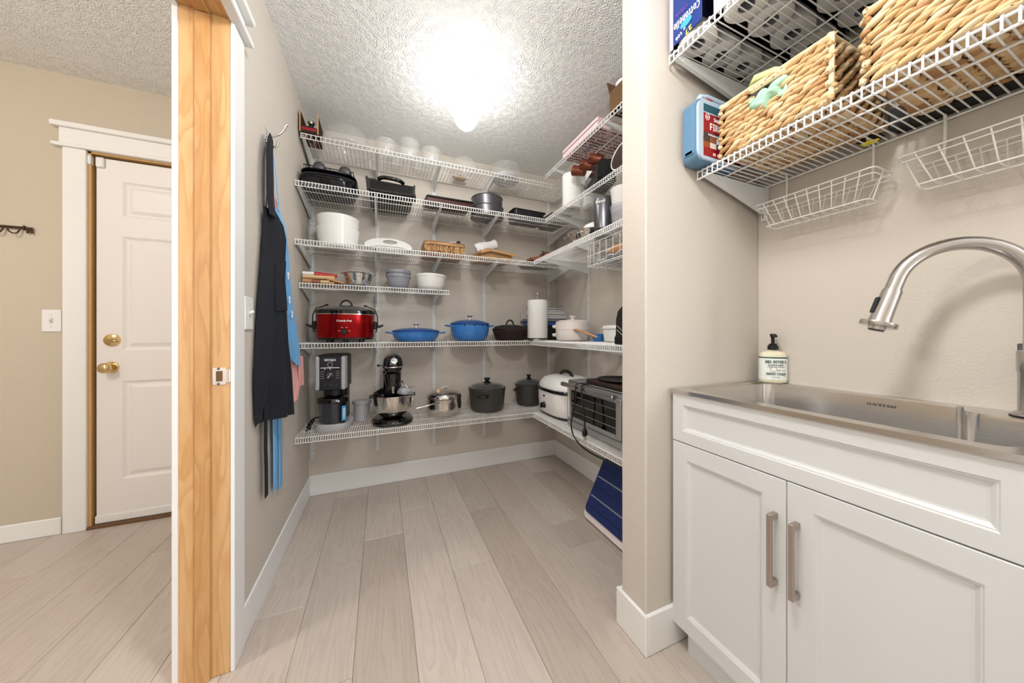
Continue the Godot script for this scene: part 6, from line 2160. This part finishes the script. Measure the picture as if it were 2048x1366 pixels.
	for i in 5:
		t = thing("clear_bowl", nm[i], "bowl", V(pos[i][0], y, pos[i][3]), 0, "clear ware on the topmost shelf")
		put("body", bowl_mesh(pos[i][1], pos[i][2], 0.035, 0.05), M.glass, t)
		st = S()
		tube(st, arc(Vector3(0, pos[i][2] + 0.001, 0), Vector3.RIGHT * pos[i][1], Vector3.BACK * pos[i][1], 0, TAU * 35 / 36.0, 35), 0.0022, 6, true)
		part("rim", st, M.glass, t)
	t = thing("clear_dome", "clear cone shaped lid between the clear bowls and the glass dome on the topmost shelf", "lid", V(0.555, y, 2.235))
	put("dome", shell_.call(0.095, 0.10, 0.03), M.glass, t)
	t = thing("pasta_bag", "bag of tan dry food lying behind the clear cone lid", "food bag", V(0.545, y, 2.345))
	st = S()
	ball(st, Vector3(0, 0.0185, 0), Vector3(0.055, 0.018, 0.03), 18, 10)
	part("bag", st, M.pasta, t)
	t = thing("glass_cloche", "glass cloche with knob over a round glass dish on the right of the topmost shelf", "cloche", V(0.875, y, 2.235))
	put("dome", shell_.call(0.125, 0.135, 0.03), M.glass, t)
	st = S()
	ball(st, Vector3(0, 0.150, 0), Vector3(0.015, 0.016, 0.015), 18, 12)
	part("knob", st, M.glass, t)
	st = S()
	lathe(st, R([0, 0.0, 0.092, 0.0, 0.098, 0.004, 0.100, 0.035, 0.097, 0.036, 0.093, 0.006, 0, 0.004]), 44)
	part("dish", st, M.pint_clear, t)

# ---------------------------------------------------------------- the right wall
func items_right() -> void:
	var q := -PI / 2
	# topmost: pink patterned box and a torn open carton
	var y := 2.2275
	var t := thing("pink_box", "flat pink box with rows of dark print on the topmost right wall shelf", "box", V(1.262, y, 1.635), q)
	var st := S()
	box(st, Vector3(0, 0.031, 0), Vector3(0.37, 0.062, 0.285), 0.003)
	var bd := part("body", st, M.pink_card, t)
	st = S()
	for i in 13:
		for j in 16:
			if rng.randf() < 0.85: box(st, Vector3(-0.172 + i * 0.0285 + rng.randf_range(-0.004, 0.004), -0.0004, -0.130 + j * 0.0172), Vector3(0.013, 0.001, 0.012))
	part("printed_pattern", st, M.print_red, bd).set_meta("kind", "stuff")
	st = S()
	box(st, Vector3(0.0, -0.0007, 0.06), Vector3(0.11, 0.0012, 0.026))
	part("printed_label", st, M.ceramic_grey, bd)
	st = S()
	box(st, Vector3(0.0, 0.036, 0.1435), Vector3(0.372, 0.003, 0.002))
	part("lid_edge", st, M.rust_iron, bd)
	t = thing("torn_carton", "brown carton flap standing open at the near end of the topmost right shelf", "carton", V(1.195, y, 1.285), q)
	st = S()
	for e in [[-0.055, 0.0], [0.055, 0.0]]: box(st, Vector3(e[0], 0.055, 0), Vector3(0.003, 0.11, 0.16))
	box(st, Vector3(0, 0.055, -0.08), Vector3(0.11, 0.11, 0.003))
	box(st, Vector3(0, 0.055, 0.08), Vector3(0.11, 0.11, 0.003))
	part("carton", st, M.brown_card, t)
	st = S()
	box(st, Vector3(-0.069, 0.145, 0.02), Vector3(0.003, 0.080, 0.12), 0, Basis(Vector3.BACK, 0.3))
	part("flap", st, M.brown_card, t)
	t = thing("lilac_bag", "white and lilac paper bag in the torn carton", "bag", V(1.185, y + 0.004, 1.285), q)
	st = S()
	sheet(st, func(u: float, v: float) -> Vector3: return Vector3(lerpf(-0.045, 0.045, u), lerpf(0.0, 0.145, v), 0.03 - 0.05 * v + 0.006 * sin(u * 9.0)), 10, 6, 0.01)
	part("bag", st, M.film_lilac, t)
	st = S()
	ball(st, Vector3(-0.01, 0.135, 0.03), Vector3(0.035, 0.022, 0.03), 16, 10)
	part("paper", st, M.paper, t)
	# second level
	y = 1.9055
	t = thing("paper_towel_roll", "single paper towel roll standing on the right wall shelf", "paper towel", V(1.185, y, 1.810))
	st = S()
	lathe(st, R([0.02, 0, 0.060, 0, 0.062, 0.003, 0.062, 0.222, 0.059, 0.225, 0.02, 0.225, 0.02, 0.0]), 40)
	part("roll", st, M.paper, t)
	t = thing("pitcher", "tall white pitcher behind the paper towel roll on the right shelf", "pitcher", V(1.315, y, 1.735))
	st = S()
	lathe(st, R([0, 0, 0.070, 0, 0.078, 0.006, 0.074, 0.10, 0.062, 0.20, 0.060, 0.24, 0.056, 0.24, 0.055, 0.20, 0, 0.012]), 40)
	part("body", st, M.ceramic, t)
	t = thing("counter_appliance", "glossy black metal appliance with rounded front on the right shelf", "appliance", V(1.175, y, 1.500), q - 0.3)
	st = S()
	box(st, Vector3(0, 0.012, 0), Vector3(0.20, 0.020, 0.115), 0.005)
	part("base", st, M.black_plastic, t)
	st = S()
	var prof := PackedVector2Array([Vector2(-0.052, 0.02), Vector2(0.050, 0.02), Vector2(0.056, 0.05), Vector2(0.052, 0.095), Vector2(0.035, 0.12), Vector2(-0.052, 0.125)])
	prism(st, prof, -0.105, 0.105, Transform3D(Basis(Vector3(0, 0, 1), Vector3.UP, Vector3(-1, 0, 0)), Vector3.ZERO), false)
	part("body", st, M.toaster_body, t)
	st = S()
	tube(st, arc(Vector3(-0.12, 0.055, 0.03), Vector3.BACK * 0.022, Vector3.UP * 0.030, 0, TAU * 15 / 16.0, 15), 0.006, 8, true)
	part("ring_handle", st, M.black_gloss, t)
	for k in 3:
		var c := thing("copper_cup", ["copper coloured cup tipped over on the black appliance, far one", "copper coloured cup tipped over on the black appliance, middle one", "copper coloured cup tipped over on the black appliance, near one"][k], "cup", V(1.165 + k * 0.012, y + 0.128 + k * 0.004, 1.592 - k * 0.070), q - 0.3, "copper cups on the black appliance")
		st = S()
		lathe(st, R([0, 0, 0.024, 0, 0.026, 0.003, 0.031, 0.075, 0.0315, 0.078, 0.029, 0.078, 0.023, 0.006, 0, 0.005]), 28, 1, 1, 2, Vector3(-0.02, 0.026, 0.02), Basis(Quaternion(Vector3.UP, Vector3(-0.62, 0.38, 0.68).normalized())))
		part("body", st, M.copper, c)
		st = S()
		tube(st, arc(Vector3(0.02, 0.045, 0.045), Vector3.RIGHT * 0.018, Vector3.BACK * 0.018, 0, PI, 8), 0.003, 6)
		part("handle", st, M.copper, c)
	t = thing("white_strainer", "white rimmed strainer with dark inside next to the middle wall on the right shelf", "strainer", V(1.165, y, 1.275), q)
	t.scale = Vector3.ONE * 0.85
	st = S()
	lathe(st, R([0.0, 0.0, 0.06, 0.001, 0.085, 0.012, 0.088, 0.018, 0.083, 0.018, 0.06, 0.006, 0, 0.005]), 36, 1, 1, 2, Vector3(0, 0.088, 0.02), Basis(Vector3.RIGHT, 1.35))
	part("body", st, M.rust_iron, t)
	st = S()
	tube(st, arc(Vector3(0, 0.088, 0.036), Vector3.RIGHT * 0.086, Vector3(0, 0.084, -0.018), 0, TAU * 29 / 30.0, 29), 0.0045, 8, true)
	part("rim", st, M.plastic_white, t)
	# third level
	y = 1.5915
	t = thing("colander_bowl", "shallow steel colander bowl on the right wall shelf", "colander", V(1.155, y, 1.590))
	put("body", bowl_mesh(0.112, 0.078, 0.055, 0.05), M.polished, t)
	st = S()
	lathe(st, R([0.108, 0.076, 0.120, 0.078, 0.121, 0.081, 0.110, 0.081]), 44)
	part("rim", st, M.polished, t)
	for s in [-1, 1]:
		st = S()
		tube(st, [Vector3(s * 0.03 - 0.08, 0.074, 0.09 * s), Vector3(-0.12 * 1.0, 0.05, 0.075 * s), Vector3(-0.11, 0.074, 0.03 * s)], 0.003, 6)
		part("side_handle", st, M.polished, t)
	var wb := thing("white_melamine_bowl", "white bowl tipped inside the steel colander", "bowl", V(1.165, y + 0.012, 1.575))
	st = S()
	lathe(st, R([0, 0, 0.035, 0, 0.060, 0.016, 0.078, 0.05, 0.080, 0.056, 0.075, 0.056, 0.055, 0.020, 0, 0.006]), 40, 1, 1, 2, Vector3(0.0, 0.128, 0.0), Basis(Vector3.FORWARD, PI - 0.35))
	part("body", st, M.ceramic, wb)
	t = thing("grey_tumbler", "grey metallic blending tumbler with dark base on the right shelf", "blender cup", V(1.110, y, 1.385))
	st = S()
	lathe(st, R([0, 0, 0.052, 0, 0.055, 0.006, 0.050, 0.026, 0.044, 0.032, 0, 0.032]), 36)
	part("base", st, M.black_gloss, t)
	st = S()
	lathe(st, R([0.044, 0.032, 0.049, 0.036, 0.054, 0.19, 0.050, 0.20, 0.03, 0.203, 0, 0.203]), 36)
	part("cup", st, M.grey_metal, t)
	words("lettering", "blend", 0.014, M.white_ink, t, Vector3(-0.0455, 0.172, 0.030), Vector3(0, -0.98, 0))
	for k in 2:
		t = thing("glass_measuring_cup", ["lower clear glass measuring cup stacked beside the grey tumbler", "upper pale measuring cup stacked beside the grey tumbler"][k], "measuring cup", V(1.125, y + 0.085 * k, 1.245), 0, "measuring cups beside the tumbler")
		st = S()
		lathe(st, R([0, 0, 0.050, 0, 0.056, 0.006, 0.066, 0.11, 0.069, 0.114, 0.064, 0.114, 0.053, 0.010, 0, 0.008]), 36)
		part("cup", st, [M.pint_clear, M.ceramic][k], t)
	# wire basket hung under that shelf
	t = thing("under_shelf_basket", "white wire basket hung under the right wall shelf holding wrap and towels", "basket", V(1.185, 1.435, 1.24), q)
	for yy in [0.0, 0.055, 0.118]:
		st = S()
		var pp := []
		for p in rrect(0, 0, 0.43, 0.27, 0.012, 3): pp.append(Vector3(p.x, yy, p.y))
		tube(st, pp, 0.0025, 6, true)
		part("hoop_wire", st, M.wire, t)
	for i in 9:
		st = S()
		var x := -0.20 + i * 0.05
		tube(st, [Vector3(x, 0.118, 0.135), Vector3(x, 0, 0.135), Vector3(x, 0, -0.135), Vector3(x, 0.118, -0.135)], 0.0019, 6)
		part("rib_wire", st, M.wire, t)
	for i in 5:
		st = S()
		var z := -0.11 + i * 0.055
		tube(st, [Vector3(-0.215, 0.118, z), Vector3(-0.215, 0, z), Vector3(0.215, 0, z)], 0.0019, 6)
		part("rib_wire", st, M.wire, t)
	for s in [-1, 1]:
		st = S()
		tube(st, [Vector3(s * 0.214, 0.118, -0.13), Vector3(s * 0.214, 0.158, -0.13), Vector3(s * 0.214, 0.158, 0.10)], 0.0026, 6)
		part("hanger", st, M.wire, t)
	t = thing("rolling_pin", "wooden rolling pin in the wire basket under the right wall shelf", "rolling pin", V(1.15, 1.438, 1.22), q)
	st = S()
	cyl(st, Vector3(-0.09, 0.066, 0.04), Vector3(0.15, 0.060, -0.02), 0.024, 20, -1, 0.004)
	part("barrel", st, M.tan_wood, t)
	st = S()
	cyl(st, Vector3(-0.125, 0.067, 0.049), Vector3(-0.09, 0.066, 0.04), 0.012, 14, -1, 0.003)
	part("handle", st, M.light_wood, t)
	t = thing("paper_bags", "white paper wraps bunched in the wire basket under the right shelf", "paper wrap", V(1.165, 1.438, 1.26), q)
	st = S()
	sheet(st, func(u: float, v: float) -> Vector3: return Vector3(lerpf(-0.12, 0.19, u), 0.006 + 0.040 * maxf(0.0, sin(u * 2.8)) * (0.5 + 0.5 * v) + 0.006 * sin(u * 23.0 + v * 7.0), lerpf(0.11, -0.10, v)), 26, 12, 0.003)
	part("wrap", st, M.paper_mix, t)
	roaster_oven()
	toaster_oven()
	step_stool()

func roaster_oven() -> void:
	var t := thing("roaster_oven", "white electric roaster oven with black rim in the corner of the lowest shelves", "roaster oven", V(1.193, Y6, 1.888), -PI / 2 + 0.03)
	var st := S()
	lathe(st, R([0, 0.006, 0.19, 0.006, 0.196, 0.012, 0.198, 0.022, 0, 0.022]), 60, 1.0, 0.74, 3.0)
	part("foot_ring", st, M.black_plastic, t)
	st = S()
	lathe(st, R([0.198, 0.020, 0.208, 0.030, 0.214, 0.10, 0.216, 0.168, 0.212, 0.172]), 60, 1.0, 0.74, 3.0)
	part("body", st, M.plastic_white, t)
	st = S()
	lathe(st, R([0.213, 0.170, 0.224, 0.173, 0.226, 0.182, 0.222, 0.190, 0.205, 0.193]), 60, 1.0, 0.74, 3.0)
	part("rim", st, M.black_gloss, t)
	st = S()
	lathe(st, R([0.212, 0.191, 0.213, 0.200, 0.205, 0.222, 0.175, 0.252, 0.12, 0.270, 0, 0.276]), 60, 1.0, 0.74, 2.8)
	var ld := part("lid", st, M.plastic_white, t)
	st = S()
	tube(st, cr([Vector3(-0.075, 0.266, 0), Vector3(-0.055, 0.288, 0), Vector3(-0.02, 0.300, 0), Vector3(0.02, 0.300, 0), Vector3(0.055, 0.288, 0), Vector3(0.075, 0.266, 0)]), 0.011, 12)
	part("lid_handle", st, M.black_plastic, ld)
	st = S()
	var fz := 0.158
	lathe(st, R([0, 0.024, 0.016, 0.023, 0.019, 0.006, 0.022, 0, 0, 0]), 24, 1, 1, 2, Vector3(-0.035, 0.075, fz), Basis(Vector3.RIGHT, PI / 2))
	var kn := part("thermostat_knob", st, M.black_plastic, t)
	st = S()
	box(st, Vector3(-0.035, 0.075, fz + 0.027), Vector3(0.006, 0.038, 0.008), 0.002)
	part("knob_grip", st, M.dark_metal, kn)
	st = S()
	ball(st, Vector3(-0.035, 0.138, fz + 0.002), Vector3(0.012, 0.007, 0.003), 16, 8)
	part("badge", st, M.black_gloss, t)

func toaster_oven() -> void:
	var q := -PI / 2
	# local x towards the viewpoint, z out of the front
	var t := thing("toaster_oven", "silver countertop toaster oven with glass door and long bar handle on the lowest right shelf", "toaster oven", V(1.06, Y6, 1.655), q)
	var L := 0.50
	var st := S()
	box(st, Vector3(L / 2, 0.150, -0.006), Vector3(L, 0.262, 0.012), 0.003)
	for e in [[0.0, 0.012], [L - 0.012, L]]: box(st, Vector3((e[0] + e[1]) / 2, 0.150, -0.15), Vector3(0.012, 0.262, 0.30), 0.002)
	box(st, Vector3(L / 2, 0.277, -0.15), Vector3(L, 0.012, 0.30), 0.003)
	box(st, Vector3(L / 2, 0.022, -0.15), Vector3(L, 0.012, 0.30), 0.002)
	box(st, Vector3(L / 2, 0.150, -0.294), Vector3(L, 0.262, 0.012), 0.002)
	part("housing", st, M.oven_steel, t)
	for x in [0.03, L - 0.03]:
		for z in [-0.03, -0.27]:
			st = S()
			cyl(st, Vector3(x, 0, z), Vector3(x, 0.018, z), 0.013, 14)
			part("foot", st, M.black_plastic, t)
	st = S()
	box(st, Vector3(L / 2, 0.028, 0.004), Vector3(L - 0.01, 0.034, 0.008), 0.002)
	part("crumb_tray", st, M.oven_steel, t)
	# door frame around dark glass
	st = S()
	for e in [[0.026, 0.05, 0.150, 0.200], [L - 0.045, 0.05, 0.150, 0.200]]: box(st, Vector3(e[0], e[2], 0.007), Vector3(0.034, e[3], 0.014), 0.003)
	box(st, Vector3(L / 2 - 0.0095, 0.239, 0.007), Vector3(L - 0.1055, 0.022, 0.014), 0.002)
	box(st, Vector3(L / 2 - 0.0095, 0.061, 0.007), Vector3(L - 0.1055, 0.022, 0.014), 0.002)
	var dr := part("door", st, M.oven_steel, t)
	st = S()
	box(st, Vector3(0.028, 0.150, 0.0155), Vector3(0.012, 0.175, 0.003), 0.001)
	part("bright_strip", st, M.cream, dr)
	st = S()
	box(st, Vector3(L / 2, 0.150, 0.006), Vector3(L - 0.10, 0.165, 0.004))
	part("glass_pane", st, M.black_gloss, dr)
	for yy in [0.105, 0.150, 0.195]:
		st = S()
		tube(st, [Vector3(0.052, yy, 0.0105), Vector3(L - 0.06, yy, 0.0105)], 0.0016, 6)
		part("oven_rack_wire", st, M.satin_plate, t)
	for i in 5:
		st = S()
		tube(st, arc(Vector3(0.060, 0.088 + i * 0.03, 0.010), Vector3.RIGHT * 0.006, Vector3.UP * 0.008, -1.4, 1.8, 8), 0.0013, 5)
		part("printed_mark", st, M.satin_plate, dr)
	st = S()
	cyl(st, Vector3(0.01, 0.262, 0.05), Vector3(L - 0.03, 0.262, 0.05), 0.0135, 20, -1, 0.003)
	for x in [0.05, L - 0.07]: box(st, Vector3(x, 0.258, 0.026), Vector3(0.018, 0.012, 0.05), 0.002)
	part("bar_handle", st, M.faucet, dr)
	# griddle lying on top
	var g := thing("round_griddle", "dark seasoned griddle board lying on top of the toaster oven", "griddle", V(1.175, Y6 + 0.284, 1.33), q)
	st = S()
	box(st, Vector3(0, 0.014, 0), Vector3(0.30, 0.026, 0.23), 0.008)
	part("tray", st, M.rust_iron, g)
	st = S()
	lathe(st, R([0, 0.028, 0.112, 0.028, 0.124, 0.036, 0.126, 0.040, 0.118, 0.040, 0.105, 0.033, 0, 0.032]), 44, 1.0, 0.9)
	part("pan", st, M.black_plastic, g)
	# cord draped over the handle
	var c := thing("power_cord", "black power cord with plug draped over the toaster oven's handle", "cord", V(1.01, Y6, 1.5), q)
	st = S()
	tube(st, cr([Vector3(0.08, 0.285, -0.10), Vector3(0.04, 0.288, -0.03), Vector3(0.02, 0.280, 0.012), Vector3(0.03, 0.22, 0.022), Vector3(0.02, 0.14, 0.030), Vector3(0.005, 0.06, 0.034), Vector3(0.03, 0.003, 0.034), Vector3(0.09, -0.03, 0.030), Vector3(0.16, -0.042, 0.026), Vector3(0.26, -0.040, 0.024), Vector3(0.42, -0.030, 0.02)]), 0.0042, 8)
	tube(st, cr([Vector3(0.05, 0.288, -0.04), Vector3(0.075, 0.281, 0.012), Vector3(0.085, 0.245, 0.020), Vector3(0.105, 0.16, 0.020), Vector3(0.112, 0.085, 0.020), Vector3(0.112, 0.066, 0.020)]), 0.0046, 8)
	part("cord", st, M.black_plastic, c)
	st = S()
	tube(st, [Vector3(0.112, 0.068, 0.02), Vector3(0.112, 0.052, 0.02), Vector3(0.112, 0.034, 0.02), Vector3(0.112, 0.024, 0.02)], [0.006, 0.015, 0.016, 0.012], 12, false, 0.7)
	var pg := part("plug", st, M.black_plastic, c)
	st = S()
	for s in [-1, 1]: box(st, Vector3(0.112 + s * 0.006, 0.016, 0.02), Vector3(0.0016, 0.018, 0.006))
	box(st, Vector3(0.112, 0.016, 0.026), Vector3(0.004, 0.018, 0.004), 0.0015)
	part("prongs", st, M.polished, pg)

func step_stool() -> void:
	var t := thing("step_stool", "folded white plastic step stool with ribbed navy top leaning under the lowest right shelf", "step stool", V(1.075, 0.0, 1.50), -PI / 2)
	# leans against the right wall shelf; local x towards the viewpoint, face towards -x of the room
	var bs := Basis(Vector3.RIGHT, -0.48)
	var X := Transform3D(bs, Vector3(0.20, 0.012, 0.0))
	var st := S()
	prism(st, rrect(0, 0.205, 0.46, 0.40, 0.03), -0.05, 0.0, X)
	part("body", st, M.stool_white, t)
	st = S()
	prism(st, rrect(0, 0.195, 0.45, 0.315, 0.028), 0.0, 0.010, X)
	var tp := part("navy_top", st, M.stool_blue, t)
	for i in 5:
		st = S()
		box(st, X * Vector3(0, 0.075 + i * 0.055, 0.0103), Vector3(0.43, [0.004, 0.007][i % 2], 0.0014), 0.0, bs)
		part("groove", st, [M.stool_groove, M.ceramic_grey][1 if i == 1 or i == 3 else 0], tp)
